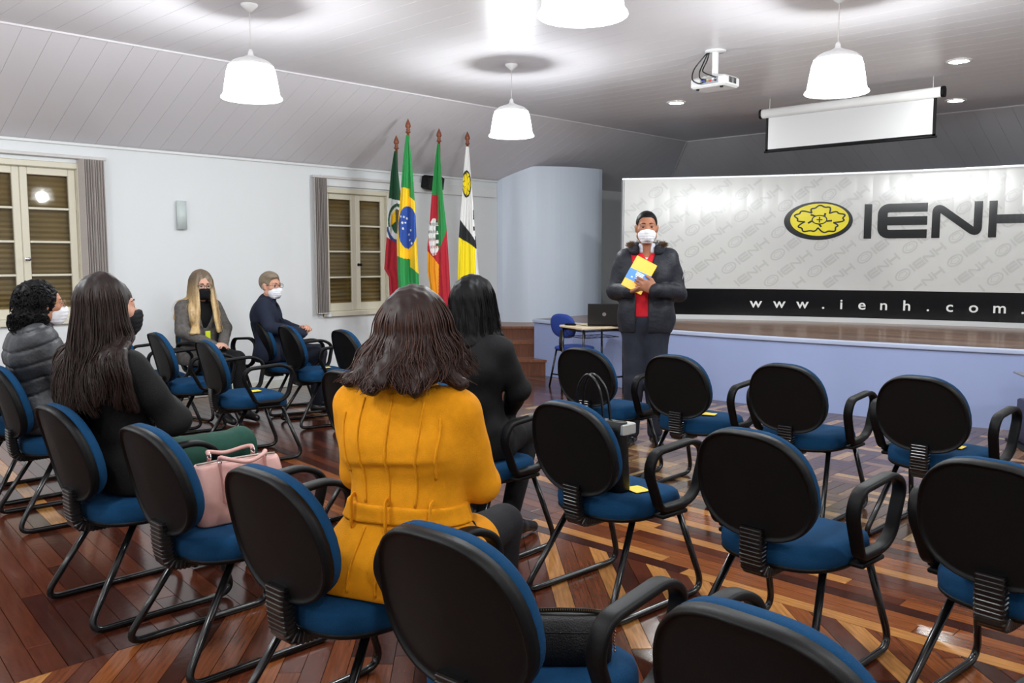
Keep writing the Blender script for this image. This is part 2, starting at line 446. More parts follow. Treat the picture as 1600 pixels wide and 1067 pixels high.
while y < YS-.01:
    y2 = min(y+BW, YS)
    # hip: at height w the slope ends at Y = YS - (w/SL)*dyb
    q = clip_poly([(y+.001, 0), (y2-.001, 0), (y2-.001, SL), (y+.001, SL)], [(1/dyb, 1/SL, YS/dyb)])
    if len(q) >= 3: board(q, fleft)
    q = clip_poly([(y+.001, 0), (y2-.001, 0), (y2-.001, SL2), (y+.001, SL2)], [(1/dyb, 1/SL2, YS/dyb)])
    if len(q) >= 3 and y > -2: 
        o = board(q, fright); 
    y = y2
x = XW
while x < XE-.01:
    x2 = min(x+BW, XE)
    q = clip_poly([(x+.001, 0), (x2-.001, 0), (x2-.001, SLb), (x+.001, SLb)], [(-1/(XF-XW), 1/SLb, -XW/(XF-XW)), (1/(XE-XF2), 1/SLb, XE/(XE-XF2))])
    if len(q) >= 3: board(q, fback)
    x = x2
# fold beads
tb = MB(); tb.tube([(XF, YB, ZC-.002), (XF, YF, ZC-.002)], .012, 6); tb.tube([(XF, YF, ZC-.002), (XF2, YF, ZC-.002)], .012, 6); tb.tube([(XF, YF, ZC), (XW, YS, ZW)], .012, 6)
tag(tb.build('trim_1', M_pvc), kind='structure')
tb = MB(); tb.box((XW+.012, (YB+8.45)/2, ZW-.014), (.024, 8.45-YB, .028), bev=.006); tag(tb.build('trim_2', M_trim), kind='structure')

# ---- walls
WIN = [(2.06, 3.04, .86, 2.25), (5.67, 6.58, .79, 2.185)]
wb = MB(); T = .22; xc = XW-T/2
def wseg(y0, y1, z0, z1): wb.box((xc, (y0+y1)/2, (z0+z1)/2), (T, y1-y0, z1-z0))
ycur = YB-.2
for (y0, y1, z0, z1) in WIN:
    wseg(ycur, y0, -.1, ZW+.02); wseg(y0, y1, -.1, z0); wseg(y0, y1, z1, ZW+.02); ycur = y1
wseg(ycur, YS, -.1, ZW+.02)
tag(wb.build('wall_left', M_wall), kind='structure')
b_ = MB(); b_.box(((XW+XE)/2, YS+.1, 1.2), (XE-XW+.4, .2, 2.66)); tag(b_.build('wall_back', M_blue), kind='structure')
b_ = MB(); b_.box((XE+.1, (YB+YS)/2, 1.2), (.2, YS-YB+.4, 2.66)); tag(b_.build('wall_right', M_wall), kind='structure')
b_ = MB(); b_.box(((XW+XE)/2, YB-.1, 1.5), (XE-XW+.4, .2, 3.4)); tag(b_.build('wall_rear', M_wall), kind='structure')
b_ = MB(); b_.box((XW+.009, (YB+8.4)/2, .05), (.018, 8.4-YB, .1), bev=.005); tag(b_.build('baseboard_left', mat('baseboard_paint', (222, 224, 214), .4)), kind='structure')
# dark sheet painting the back wall's shade in the gap beside the stage panel
b_ = MB(); b_.box((-6.9, YS-.03, 1.5), (1.5, .05, 1.72)); b_.box((-6.9, YS-.04, 2.36), (1.6, .07, .06)); tag(b_.build('wall_gap_shade', mat('shaded_wall_blue', (70, 78, 98), .4)), kind='structure')
# pelmet band along the wall above the second window
b_ = MB(); b_.box((XW+.02, (5.62+8.40)/2, 2.30), (.04, 2.78, .125), bev=.006); tag(b_.build('trim_3', M_trim), kind='structure')
# curved white wall beside the steps
def ceil_z(x, y):
    z = ZC
    if x < XF: z = min(z, ZW+(x-XW)*dz/dx)
    if y > YF: z = min(z, ZW+(YS-y)*dz/dyb)
    return z
A, B = np.array([XW+.002, 8.45]), np.array([-7.66, 9.72]); ch = B-A; nn_ = nrm([ch[1], -ch[0]]); outer = []; inner = []
for k in range(25):
    t = k/24; bul = .26*math.sin(PI*t)**.8 if 0 < t < 1 else 0; p = A+ch*t+nn_*bul; outer.append(p); inner.append(A+ch*t+nn_*(bul-.12)+np.array([0.0, .03]))
vs = []; fs = []
for k in range(25):
    for q in (outer[k], inner[k]):
        x_ = max(q[0], XW+.002); vs += [(x_, q[1], 0.0), (x_, q[1], min(2.655, ceil_z(x_, q[1])-.004))]
for k in range(24):
    a = 4*k; b = 4*(k+1); fs += [(a, b, b+1, a+1), (a+2, a+3, b+3, b+2), (a+1, b+1, b+3, a+3)]
fs += [(0, 1, 3, 2), (96, 98, 99, 97)]
tag(obj_from('wall_curved', vs, fs, M_blue, smooth=False), kind='structure')

# ---- windows in the left wall
def mixglass(name, tint, gl):
    m = bpy.data.materials.new(name); m.use_nodes = True; nt = m.node_tree; nt.nodes.remove(nt.nodes['Principled BSDF'])
    tr = nt.nodes.new('ShaderNodeBsdfTransparent'); tr.inputs[0].default_value = tint+(1,); g = nt.nodes.new('ShaderNodeBsdfGlossy'); g.inputs['Roughness'].default_value = .03
    lw_ = nt.nodes.new('ShaderNodeLayerWeight'); lw_.inputs[0].default_value = .5; pw = nt.nodes.new('ShaderNodeMath'); pw.operation = 'POWER'; pw.inputs[1].default_value = 4.0; nt.links.new(lw_.outputs['Facing'], pw.inputs[0])
    lw = nt.nodes.new('ShaderNodeMath'); lw.operation = 'MULTIPLY_ADD'; lw.inputs[1].default_value = .8; lw.inputs[2].default_value = gl; nt.links.new(pw.outputs[0], lw.inputs[0]); mx = nt.nodes.new('ShaderNodeMixShader')
    nt.links.new(lw.outputs[0], mx.inputs[0]); nt.links.new(tr.outputs[0], mx.inputs[1]); nt.links.new(g.outputs[0], mx.inputs[2]); nt.links.new(mx.outputs[0], nt.nodes['Material Output'].inputs[0]); return m
M_glass = mixglass('window_glass', (.86, .87, .85), .03)
M_shut = mat('brown_roller_shutter', (150, 124, 78), .5, noise=(3, .15))
M_slat = mat('grey_fabric_blind', (188, 180, 175), .8, noise=(120, .08))
for wi, (y0, y1, z0, z1) in enumerate(WIN):
    root = empty('window_%d' % (wi+1), (XW, (y0+y1)/2, z0)); root['kind'] = 'structure'
    W = y1-y0; Hh = z1-z0
    f_ = MB(); aw = .055                                             # architrave and jamb
    for s in (-1, 1): f_.box((.012, s*(W/2+aw/2-.02), Hh/2), (.03, aw, Hh+2*aw-.04), bev=.006)
    f_.box((.012, 0, Hh+aw/2-.02), (.03, W-.04, aw), bev=.006); f_.box((.02, 0, -aw/2+.02), (.05, W+2*aw-.04, aw), bev=.006)
    for s in (-1, 1): f_.box((-.10, s*(W/2-.012), Hh/2), (.19, .024, Hh))
    f_.box((-.10, 0, Hh-.012), (.19, W-.05, .024)); f_.box((-.10, 0, .012), (.19, W-.05, .024))
    f_.build('window_frame', M_cream, root)
    for s in (-1, 1):
        lw_ = W/2-.026; c = s*(lw_/2+.001); st = .062; x0 = -.035
        sb_ = MB()
        sb_.box((x0, c-lw_/2+st/2, Hh/2), (.035, st, Hh-.05), bev=.005); sb_.box((x0, c+lw_/2-st/2, Hh/2), (.035, st, Hh-.05), bev=.005)
        sb_.box((x0, c, Hh-.025-st/2), (.034, lw_-2*st, st), bev=.004); sb_.box((x0, c, .025+.045), (.034, lw_-2*st, .09), bev=.004)
        zb, zt = .115, Hh-.025-st; ph = (zt-zb)/4
        for k in (1, 2, 3): sb_.box((x0, c, zb+k*ph), (.03, lw_-2*st, .020), bev=.003)
        sash = sb_.build('sash', M_cream, root)
        for k in range(4):
            p_ = MB(); p_.box((x0, c, zb+(k+.5)*ph), (.004, lw_-2*st, ph-.018)); p_.build('pane', M_glass, sash)
        if s > 0:
            h_ = MB(); h_.lathe([(0.001, 0), (.018, 0), (.018, .006), (.008, .010), (.008, .035), (.017, .042), (.017, .056), (.004, .062)], 16, (x0+.017, c-lw_/2+.03, Hh*.40), roty(PI/2)); h_.build('handle', M_chrome if wi == 0 else M_black, sash)
            hg = MB(); 
            for zz in (.25, .75): hg.tube([(x0+.02, c+lw_/2-.006, Hh*zz-.04), (x0+.02, c+lw_/2-.006, Hh*zz+.04)], .007, 8)
            hg.build('hinge', M_cream, sash)
    sh = MB(); n = int(Hh/.045)
    prof = []
    for k in range(n):
        zz = k*Hh/n
        sh.add([(-.098, -W/2+.024, zz), (-.098, W/2-.024, zz), (-.085, -W/2+.024, zz+.02), (-.085, W/2-.024, zz+.02), (-.098, -W/2+.024, zz+.042), (-.098, W/2-.024, zz+.042)], [(0, 1, 3, 2), (2, 3, 5, 4)])
    sh.box((-.115, 0, Hh/2), (.02, W-.05, Hh-.05)); s_ = sh.build('roller_shutter', M_shut, root)
# vertical blinds, drawn open to one side
for nm, ya, yb_, ys, side, label in (('a', 1.85, 3.27, 3.13, 1, 'grey vertical blind drawn to the right of the large window on the left'), ('b', 5.50, 6.60, 5.585, -1, 'grey vertical blind stacked left of the window behind the flags')):
    r = empty('vertical_blind', (XW+.07, ys, 0)); tag(r, label, 'blind', 'vertical blinds on the left wall')
    b_ = MB(); b_.box((-.02, (ya+yb_)/2-ys, 2.335), (.05, yb_-ya, .028), bev=.004); b_.build('head_rail', mat('blind_rail', (205, 202, 200), .4), r)
    nS = 9; wd = .20 if side > 0 else .16
    for k in range(nS):
        b_ = MB(); a = math.radians(72+random.uniform(-5, 5)); yk = -wd/2+wd*(k+.5)/nS; zb = .82 if side > 0 else .80
        b_.box((.0, yk, (zb+2.32)/2), (.085, .0025, 2.32-zb), rotz(math.radians(random.uniform(8, 22))*side)); b_.build('slat', M_slat, r)
    b_ = MB(); b_.tube([(.045, -wd/2*side, zb+.005), (.045, wd/2*side, zb+.005)], .004, 6); b_.box((.01, -wd/2*side, zb-.02), (.05, .03, .04)); b_.build('bottom_chain', M_trim, r)

# ---- stage
ZST = .68
def stage_y(x): return 7.66+.04*(x+4.9)**2 if x < -1.5 else 7.66+.04*3.4**2+.24*(x+1.5)-.03*(x+1.5)**2
xs = [-7.25+i*(XE+7.25)/40 for i in range(41)]
b_ = MB()
for i in range(40):
    x0, x1 = xs[i], xs[i+1]; y0, y1 = stage_y(x0), stage_y(x1)
    b_.add([(x0, y0, -.01), (x1, y1, -.01), (x1, y1, ZST-.05), (x0, y0, ZST-.05), (x0, y0+.06, -.01), (x1, y1+.06, -.01), (x1, y1+.06, ZST-.05), (x0, y0+.06, ZST-.05)], [(0, 1, 2, 3), (5, 4, 7, 6), (3, 2, 6, 7)])
b_.box((-7.22, stage_y(-7.25)+.9, ZST/2-.03), (.06, 1.7, ZST-.04))
tag(b_.build('wall_stage_front', M_stage, smooth=False), kind='structure')
b_ = MB(); path = [(x, stage_y(x)-.004, ZST-.022) for x in xs]; b_.sweep(path, rrect(.05, .044, .012, 3), up=(0, 0, 1)); tag(b_.build('trim_4', mat('stage_edge_paint', (176, 186, 212), .35)), kind='structure')
b_ = MB()
for i in range(40):
    x0, x1 = xs[i], xs[i+1]; b_.add([(x0, stage_y(x0)+.03, ZST-.012), (x1, stage_y(x1)+.03, ZST-.012), (x1, YS, ZST-.012), (x0, YS, ZST-.012), (x0, stage_y(x0)+.03, ZST-.05), (x1, stage_y(x1)+.03, ZST-.05), (x1, YS, ZST-.05), (x0, YS, ZST-.05)], [(0, 1, 2, 3), (7, 6, 5, 4), (0, 4, 5, 1)])
stg = b_.build('floor_stage', mat('stage_deck', (58, 36, 26), .4)); tag(stg, kind='structure')
reg = [(xs[i], stage_y(xs[i])+.022) for i in range(41)]
y = 7.66
W_st = [wood('stage_plank_%d' % i, c, .22) for i, c in enumerate([(98, 66, 48), (118, 82, 58), (84, 54, 40), (128, 92, 66)])]
while y < 10.9:
    x = -7.25-random.random()*1.5
    while x < XE:
        L = random.uniform(1.5, 3.2); x0, x1 = max(x, -7.25)+.002, min(x+L, XE)-.002
        if x1-x0 > .05:
            n = max(2, int((x1-x0)/.25)); lo_ = []; hi_ = []
            for k in range(n+1):
                xx = x0+(x1-x0)*k/n; sy = stage_y(xx)+.022; a, b = max(y+.001, sy), max(y+.099, sy)
                lo_.append((xx, a)); hi_.append((xx, b))
            keep = [k for k in range(n+1) if hi_[k][1]-lo_[k][1] > .002]
            if len(keep) >= 2:
                vs = []; fs = []
                for k in keep: vs += [(lo_[k][0], lo_[k][1], ZST), (hi_[k][0], hi_[k][1], ZST), (lo_[k][0], lo_[k][1], ZST-.012), (hi_[k][0], hi_[k][1], ZST-.012)]
                for k in range(len(keep)-1): a = 4*k; b = a+4; fs += [(a, b, b+1, a+1), (a, a+2, b+2, b), (a+1, b+1, b+3, a+3)]
                obj_from('plank', vs, fs, random.choice(W_st), stg)
        x += L
    y += .1

# ---- wooden steps up to the stage, set across the corner
Fv = np.array([-math.sin(YAW), math.cos(YAW)]); Rv = np.array([math.cos(YAW), math.sin(YAW)])
def gp(d, l): return Fv*d+Rv*l
W_step = wood('step_wood', (96, 52, 30), .32); W_tread = wood('tread_wood', (120, 72, 44), .28)
st = empty('stairs', tuple(gp(10.8, -.3))+(0,)); tag(st, kind='structure')
o0 = gp(10.8, -.3)
for k, (d0, d1, z0, z1, le, re) in enumerate([(10.50, 10.86, 0, .195, -.95, .60), (10.82, 11.16, .195, .385, -.85, .47), (11.12, 12.25, .385, .555, -.72, .33)]):
    def pp(d, l): q = gp(d, l)-o0; return (q[0], q[1])
    b_ = MB(); b_.prism(ccw([pp(d0+.02, le), pp(d0+.02, re), pp(d0+.05, re), pp(d0+.05, le)]), z0, z1-.03); b_.build('riser', W_step, st)
    b_ = MB(); b_.prism(ccw([pp(d0, le), pp(d0, re+.01), pp(d1+(.0 if k < 2 else 0), re+.01), pp(d1, le)]), z1-.03, z1); b_.build('tread', W_tread, st)
# ================================================================== LAMPS
def emission(name, rgb, s):
    m = bpy.data.materials.new(name); m.use_nodes = True; nt = m.node_tree; nt.nodes.remove(nt.nodes['Principled BSDF'])
    e = nt.nodes.new('ShaderNodeEmission'); e.inputs[0].default_value = lin(rgb)+(1,); e.inputs[1].default_value = s
    nt.links.new(e.outputs[0], nt.nodes['Material Output'].inputs[0]); return m
M_bulb = emission('lit_bulb_glass', (250, 253, 255), 20.0)
def glow_glass(name, rgb, s):
    m = bpy.data.materials.new(name); m.use_nodes = True; nt = m.node_tree; nt.nodes.remove(nt.nodes['Principled BSDF'])
    e = nt.nodes.new('ShaderNodeEmission'); e.inputs[0].default_value = lin(rgb)+(1,); e.inputs[1].default_value = s
    t = nt.nodes.new('ShaderNodeBsdfTransparent'); t.inputs[0].default_value = (.8, .8, .8, 1); a = nt.nodes.new('ShaderNodeAddShader')
    nt.links.new(e.outputs[0], a.inputs[0]); nt.links.new(t.outputs[0], a.inputs[1]); nt.links.new(a.outputs[0], nt.nodes['Material Output'].inputs[0]); return m
M_shade = glow_glass('lit_prismatic_glass', (250, 253, 255), LAMP_SHADE)
M_white = mat('white_plastic', (232, 232, 232), .4)
def pendant(x, y, label):
    r = empty('pendant_lamp', (x, y, ZC)); tag(r, label, 'lamp', 'white bell-shaped pendant lamps')
    z0 = 2.485-ZC
    b_ = MB(); b_.lathe([(.002, -.052), (.012, -.05), (.03, -.035), (.055, -.012), (.058, -.001)], 24); b_.build('ceiling_canopy', M_white, r, True)
    b_ = MB(); b_.tube([(0, 0, -.04), (0, 0, z0+.30)], .0035, 6); b_.build('cord', mat('lamp_cord', (215, 212, 210), .5), r, True)
    b_ = MB(); b_.lathe([(.006, z0+.325), (.016, z0+.31), (.02, z0+.285), (.055, z0+.268), (.090, z0+.257), (.120, z0+.243), (.146, z0+.219), (.150, z0+.212), (.140, z0+.212), (.09, z0+.245)], 32); b_.build('cap', M_white, r, True)
    b_ = MB(); b_.lathe([(.144, z0+.216), (.152, z0+.200), (.160, z0+.175), (.170, z0+.12), (.180, z0+.055), (.186, z0+.022), (.198, z0+.012), (.201, z0+.002), (.196, z0-.002), (.182, z0+.012)], 40, capped=False); b_.build('shade', M_shade, r, True)
    b_ = MB(); b_.lathe([(.012, z0+.245), (.014, z0+.22), (.022, z0+.19), (.028, z0+.165), (.024, z0+.14), (.012, z0+.130), (.001, z0+.128)], 16); b_.build('bulb', M_bulb, r, True)
    ld = bpy.data.lights.new('bulb_light', 'POINT'); ld.energy = LAMP_BULB; ld.shadow_soft_size = .085; ld.color = (.94, .985, 1.0)
    lo_ = bpy.data.objects.new('bulb_light', ld); COL.objects.link(lo_); lo_.parent = r; lo_.location = (0, 0, z0+.06)
for x, y, l in ((-5.40, 3.07, 'white bell pendant lamp hanging above the seated blonde woman, at upper left'), (-5.40, 5.57, 'smallest white bell pendant lamp, above and right of the flags'), (-2.50, 5.60, 'white bell pendant lamp hanging in front of the projection screen'), (-2.53, 3.06, 'white pendant lamp cut off by the top edge of the photo')):
    pendant(x, y, l)
for x, y in ((.4, 5.6), (.4, 3.06), (-5.4, .55), (-2.5, .2), (.4, .55), (-5.4, -1.95), (-2.5, -1.95), (.4, -1.95)):
    pendant(x, y, 'white bell pendant lamp over the rear seats, outside the photo')
M_spot = emission('lit_spot_glass', (250, 255, 250), SPOT_EMIT)
for x, y, l in ((-5.41, 8.14, 'round recessed ceiling spot left of the projector'), (-2.56, 8.13, 'round recessed ceiling spot nearest the right edge, above the screen'), (-3.20, 10.11, 'round recessed ceiling spot just right of the screen end'), (.3, 8.13, 'round recessed ceiling spot over the stage, outside the photo')):
    r = empty('recessed_spot', (x, y, ZC)); tag(r, l, 'ceiling light', 'recessed spots above the stage')
    b_ = MB(); b_.lathe([(.070, -.001), (.075, -.010), (.100, -.008), (.105, -.001)], 32, capped=False); b_.build('rim', M_white, r, True)
    b_ = MB(); b_.lathe([(.001, -.006), (.06, -.006), (.072, -.003), (.001, -.001)], 32, capped=False); b_.build('glass', M_spot, r, True)

# ================================================================== CURVED STAGE PANEL WITH PRINT
def pan_y(x): return 10.51-.0647*(x+1.39)**2
XL, XR = -6.58, 3.0
panel = empty('stage_backdrop', (-3.4, pan_y(-3.4), ZST)); tag(panel, 'long curved light grey panel on the stage printed with the IENH logo', 'panel'); PO = Vector(panel.location)
def pm(x, z, off=0.0):
    s = .1294*(x+1.39); n = nrm([-s, -1.0]); n = np.array([-s, -1.0])/math.hypot(s, 1)
    return (x+n[0]*off-PO.x, pan_y(x)+n[1]*off-PO.y, z-PO.z)
def pgrid(name, x0, x1, z0, z1, th, off, m, nx=60):
    b_ = MB(); rings = []
    for i in range(nx+1):
        x = x0+(x1-x0)*i/nx; rings.append([pm(x, z0, off), pm(x, z1, off), pm(x, z1, off-th), pm(x, z0, off-th)])
    b_.rings(rings); return b_.build(name, m, panel)
M_pgrey = mat('panel_vinyl_grey', (206, 206, 205), .14, spec=.34)
M_pblack = mat('panel_vinyl_black', (16, 16, 18), .15, spec=.3)
pgrid('grey_sheet', XL, XR, 1.055, 2.385, .02, 0, M_pgrey)
pgrid('black_band', XL, XR, .735, 1.055, .02, 0, M_pblack)
pgrid('bottom_rail', XL-.01, XR+.01, ZST, .735, .03, .006, mat('panel_rail', (205, 208, 210), .35))
pgrid('top_rail', XL-.01, XR+.01, 2.385, 2.405, .03, .006, M_alu)
b_ = MB(); b_.sweep([pm(XL, .74, 0), pm(XL, 2.385, 0)], rrect(.03, .03, .006, 3)); b_.build('end_post', M_alu, panel)
def strip(b_, pts, w, off, closed=False, mp=None, sub=.05):
    """flat printed stroke along 2D points (x,z)"""
    P = [np.array(p, float) for p in pts]; Q = []
    N = len(P)
    for i in range(N if closed else N-1):
        a, b = P[i], P[(i+1) % N]; n = max(1, int(np.linalg.norm(b-a)/sub))
        for k in range(n): Q.append(a+(b-a)*k/n)
    if not closed: Q.append(P[-1])
    N = len(Q); L = []; Rr = []
    for i in range(N):
        a = Q[i-1] if closed or i > 0 else Q[i]; b = Q[(i+1) % N] if closed or i < N-1 else Q[i]
        t = nrm(b-a); n = np.array([-t[1], t[0]]); ww = w
        L.append(Q[i]+n*ww/2); Rr.append(Q[i]-n*ww/2)
    vs = []; fs = []
    for l, r in zip(L, Rr): vs += [pm(l[0], l[1], off), pm(r[0], r[1], off)]
    for i in range(N if closed else N-1): j = (i+1) % N; fs.append((2*i, 2*i+1, 2*j+1, 2*j))
    b_.add(vs, fs)
def disc(b_, c, rx, rz, off, n=48, R=None):
    rings = [.02, .35, .7, 1.0]; vs = []; fs = []
    R = np.eye(2) if R is None else R
    for r in rings:
        for k in range(n):
            q = R @ np.array([rx*r*math.cos(2*PI*k/n), rz*r*math.sin(2*PI*k/n)]); vs.append(pm(c[0]+q[0], c[1]+q[1], off))
    for i in range(3):
        for k in range(n): fs.append((i*n+k, i*n+(k+1) % n, (i+1)*n+(k+1) % n, (i+1)*n+k))
    fs.append(tuple(range(n))); b_.add(vs, fs)
zb, zt = 1.647, 2.038
def letters(org, sc, R, off, which):
    """I E N H strokes in units of the big sign, returned per letter"""
    out = {}
    def T(p): q = R @ (np.array(p)*sc); return (org[0]+q[0], org[1]+q[1])
    H_ = .391; w = .098
    out['I'] = [([(.038, 0), (.038, H_)], .076)]
    e = .135
    out['E'] = [(fillet([(e+.49, H_-w/2, 0), (e+w/2, H_-w/2, 0), (e+w/2, w/2, 0), (e+.49, w/2, 0)], .075), w), ([(e+.05, H_/2), (e+.49, H_/2)], w)]
    n_ = .67
    out['N'] = [(fillet([(n_+.04, 0, 0), (n_+.04, H_-.035, 0), (n_+.44, .035, 0), (n_+.44, H_, 0)], .085, 8), .08)]
    h_ = 1.21
    out['H'] = [([(h_+.038, 0), (h_+.038, H_)], .076), ([(h_+.452, 0), (h_+.452, H_)], .076), ([(h_+.07, H_/2), (h_+.42, H_/2)], .095)]
    return {k: [([T(p[:2]) for p in pts], w_*sc) for pts, w_ in v] for k, v in out.items() if k in which}
M_ink = mat('sign_black_ink', (16, 16, 18), .14, spec=.25); M_yel = mat('sign_yellow_ink', (238, 222, 40), .14, spec=.25)
for ch, sts in letters((-4.10, zb), 1.0, np.eye(2), .003, 'IENH').items():
    b_ = MB()
    for k, (pts, w) in enumerate(sts): strip(b_, pts, w, .004+.0006*k)
    b_.build('letter_'+ch.lower(), M_ink, panel)
lc = (-4.565, 1.858)
b_ = MB(); disc(b_, lc, .352, .222, .003); em = b_.build('emblem_oval', M_ink, panel)
b_ = MB(); disc(b_, (lc[0]+.012, lc[1]+.014), .300, .187, .0045); o = b_.build('yellow_oval', M_yel, em)
b_ = MB(); fl = []
for k in range(200):
    t = 2*PI*k/200; lobe = abs(math.cos(2.5*t+.2)); r = .50+.40*lobe**.55+.05*math.cos(15*t)
    fl.append((lc[0]+.012+.285*r*math.cos(t+.31), lc[1]+.014+.175*r*math.sin(t+.31)))
strip(b_, fl, .016, .006, True)
for k in range(5):
    t = 2*PI*k/5+.9; strip(b_, [(lc[0]+.012+.08*math.cos(t), lc[1]+.014+.05*math.sin(t)), (lc[0]+.012+.13*math.cos(t+.2), lc[1]+.014+.085*math.sin(t+.2))], .02, .006)
strip(b_, [(lc[0]+.012+.075*math.cos(2*PI*k/30), lc[1]+.014+.05*math.sin(2*PI*k/30)) for k in range(30)], .012, .0062, True)
strip(b_, [(lc[0]+.012-.03, lc[1]+.014), (lc[0]+.012+.03, lc[1]+.014)], .012, .0062); strip(b_, [(lc[0]+.012, lc[1]-.02), (lc[0]+.012, lc[1]+.048)], .012, .0064)
b_.build('rose_outline', M_ink, em)
# watermark print
b_ = MB(); th = math.radians(40); R2 = np.array([[math.cos(th), -math.sin(th)], [math.sin(th), math.cos(th)]])
sc = .235; rowv = np.array([-math.sin(th), math.cos(th)])*.20; colv = np.array([math.cos(th), math.sin(th)])*.66
for i in range(-40, 60):
    for j in range(-14, 18):
        p = np.array([-4.6, 1.2])+rowv*i+colv*(j+.37*(i % 3))
        if not (XL-.4 < p[0] < XR and .7 < p[1] < 2.4): continue
        inb = lambda pts: all(1.062 < q[1] < 2.380 and XL+.02 < q[0] < XR-.02 for q in pts)
        for ch, sts in letters(p+R2 @ np.array([.17, 0]), sc, R2, 0, 'IENH').items():
            for pts, w in sts:
                if inb(pts): strip(b_, pts, w*1.15, .0015, sub=.2)
        cc = p+R2 @ np.array([.06, .045])
        if not inb([cc+np.array([.09, .09]), cc-np.array([.09, .09])]): continue
        strip(b_, [tuple(cc+R2 @ np.array([.08*math.cos(2*PI*k/20), .05*math.sin(2*PI*k/20)])) for k in range(20)], .016, .0015, True)
        strip(b_, [tuple(cc+R2 @ np.array([.042*math.cos(2*PI*k/10)*(1+.3*(k % 2)), .026*math.sin(2*PI*k/10)*(1+.3*(k % 2))])) for k in range(10)], .008, .0015, True)
o = b_.build('watermark_print', mat('sign_grey_ink', (192, 192, 191), .14, spec=.34), panel); o['kind'] = 'stuff'
# web address on the black band
M_wink = mat('sign_white_ink', (232, 234, 232), .3)
def text_mesh(body, size):
    cu = bpy.data.curves.new('t', 'FONT'); cu.body = body; cu.size = size; cu.align_x = 'CENTER'; cu.offset = .0012*size/.1; cu.resolution_u = 4
    ob = bpy.data.objects.new('t', cu); COL.objects.link(ob); bpy.context.view_layer.update()
    me = bpy.data.meshes.new_from_object(ob.evaluated_get(bpy.context.evaluated_depsgraph_get()))
    vs = [(v.co.x, v.co.y) for v in me.vertices]; fs = [tuple(p.vertices) for p in me.polygons]
    bpy.data.objects.remove(ob); bpy.data.meshes.remove(me); return vs, fs
for ch, x in zip('www.ienh.com.br', [-5.184, -4.94, -4.70, -4.485, -4.30, -4.09, -3.87, -3.64, -3.43, -3.22, -2.99, -2.745, -2.53, -2.33, -2.10]):
    vs, fs = text_mesh(ch, .165)
    obj_from({'.': 'address_dot'}.get(ch, 'address_letter'), [pm(x+v[0]*1.05, .835+v[1], .004) for v in vs], fs, M_wink, panel)

# ================================================================== SCREEN AND PROJECTOR
r = empty('projection_screen', (-3.76, 8.65, 2.95)); tag(r, 'white roll-down projection screen half lowered from the ceiling above the stage', 'screen')
b_ = MB(); b_.sweep([(-.90, 0, 0), (.90, 0, 0)], rrect(.085, .095, .035, 5)); b_.build('casing', M_white, r, True)
for s in (-1, 1):
    b_ = MB(); b_.sweep([(s*.90, 0, 0), (s*.925, 0, 0)], rrect(.09, .10, .036, 5)); b_.build('end_cap', M_black, r)
    b_ = MB(); b_.tube([(s*.82, 0, .04), (s*.82, 0, .149)], .003, 6); b_.build('ceiling_bracket', M_white, r)
b_ = MB(); b_.box((0, 0, -.21), (1.66, .003, .33)); b_.build('screen_fabric', mat('screen_fabric', (214, 214, 216), .8), r)
b_ = MB(); b_.box((-.845, 0, -.22), (.03, .0032, .35)); b_.box((.845, 0, -.22), (.03, .0032, .35)); b_.box((0, 0, -.385), (1.72, .0032, .02)); b_.build('black_border', M_black, r)
b_ = MB(); b_.tube([(-.87, 0, -.402), (.87, 0, -.402)], .010, 10); b_.build('bottom_bar', M_black, r, True)
vs, fs = text_mesh('SUMAY', .022); obj_from('casing_print', [(.72+v[0], -.0445, .0+v[1]) for v in vs], fs, mat('grey_print', (120, 120, 124), .5), r) if False else None
r = empty('projector', (-3.86, 6.36, ZC)); tag(r, 'white projector with black cables hanging from a ceiling pole', 'projector')
b_ = MB(); b_.lathe([(.085, -.001), (.085, -.012), (.03, -.016), (.001, -.016)], 28); b_.build('ceiling_plate', M_white, r, True)
b_ = MB(); b_.sweep([(0, 0, -.012), (0, 0, -.20)], rrect(.042, .042, .010, 3)); b_.box((0, 0, -.205), (.12, .05, .02), bev=.004); b_.box((-.06, 0, -.212), (.02, .14, .012)); b_.box((.06, 0, -.212), (.02, .14, .012)); b_.build('pole', M_white, r)
b_ = MB(); b_.box((0, .0, -.262), (.32, .235, .085), bev=.014); body = b_.build('body', mat('projector_plastic', (222, 222, 222), .35), r)
b_ = MB(); b_.box((.02, -.119, -.258), (.16, .006, .05)); b_.build('connector_panel', mat('grey_panel', (150, 152, 158), .4), body)
for k, c in enumerate([(40, 70, 180), (40, 70, 180), (210, 190, 50), (200, 40, 40), (235, 235, 235), (20, 20, 22)]):
    b_ = MB(); b_.box((-.04+k*.024, -.124, -.25-.012*(k % 2)), (.016, .010, .012)); b_.build('connector', mat('connector_%d' % k, c, .4), body)
for k in range(6):
    b_ = MB(); b_.box((.161, -.05+k*.02, -.255), (.004, .010, .045)); b_.build('vent_slot', M_black, body)
b_ = MB(); b_.lathe([(.034, 0), (.036, .02), (.03, .03), (.001, .028)], 20, (-.08, .117, -.262), rotx(-PI/2)); b_.build('lens', M_gloss, body, True)
for s in (-1, 1):
    b_ = MB(); b_.lathe([(.012, -.012), (.014, 0)], 12, (s*.11, -.08, -.304)); b_.build('foot', M_black, body)
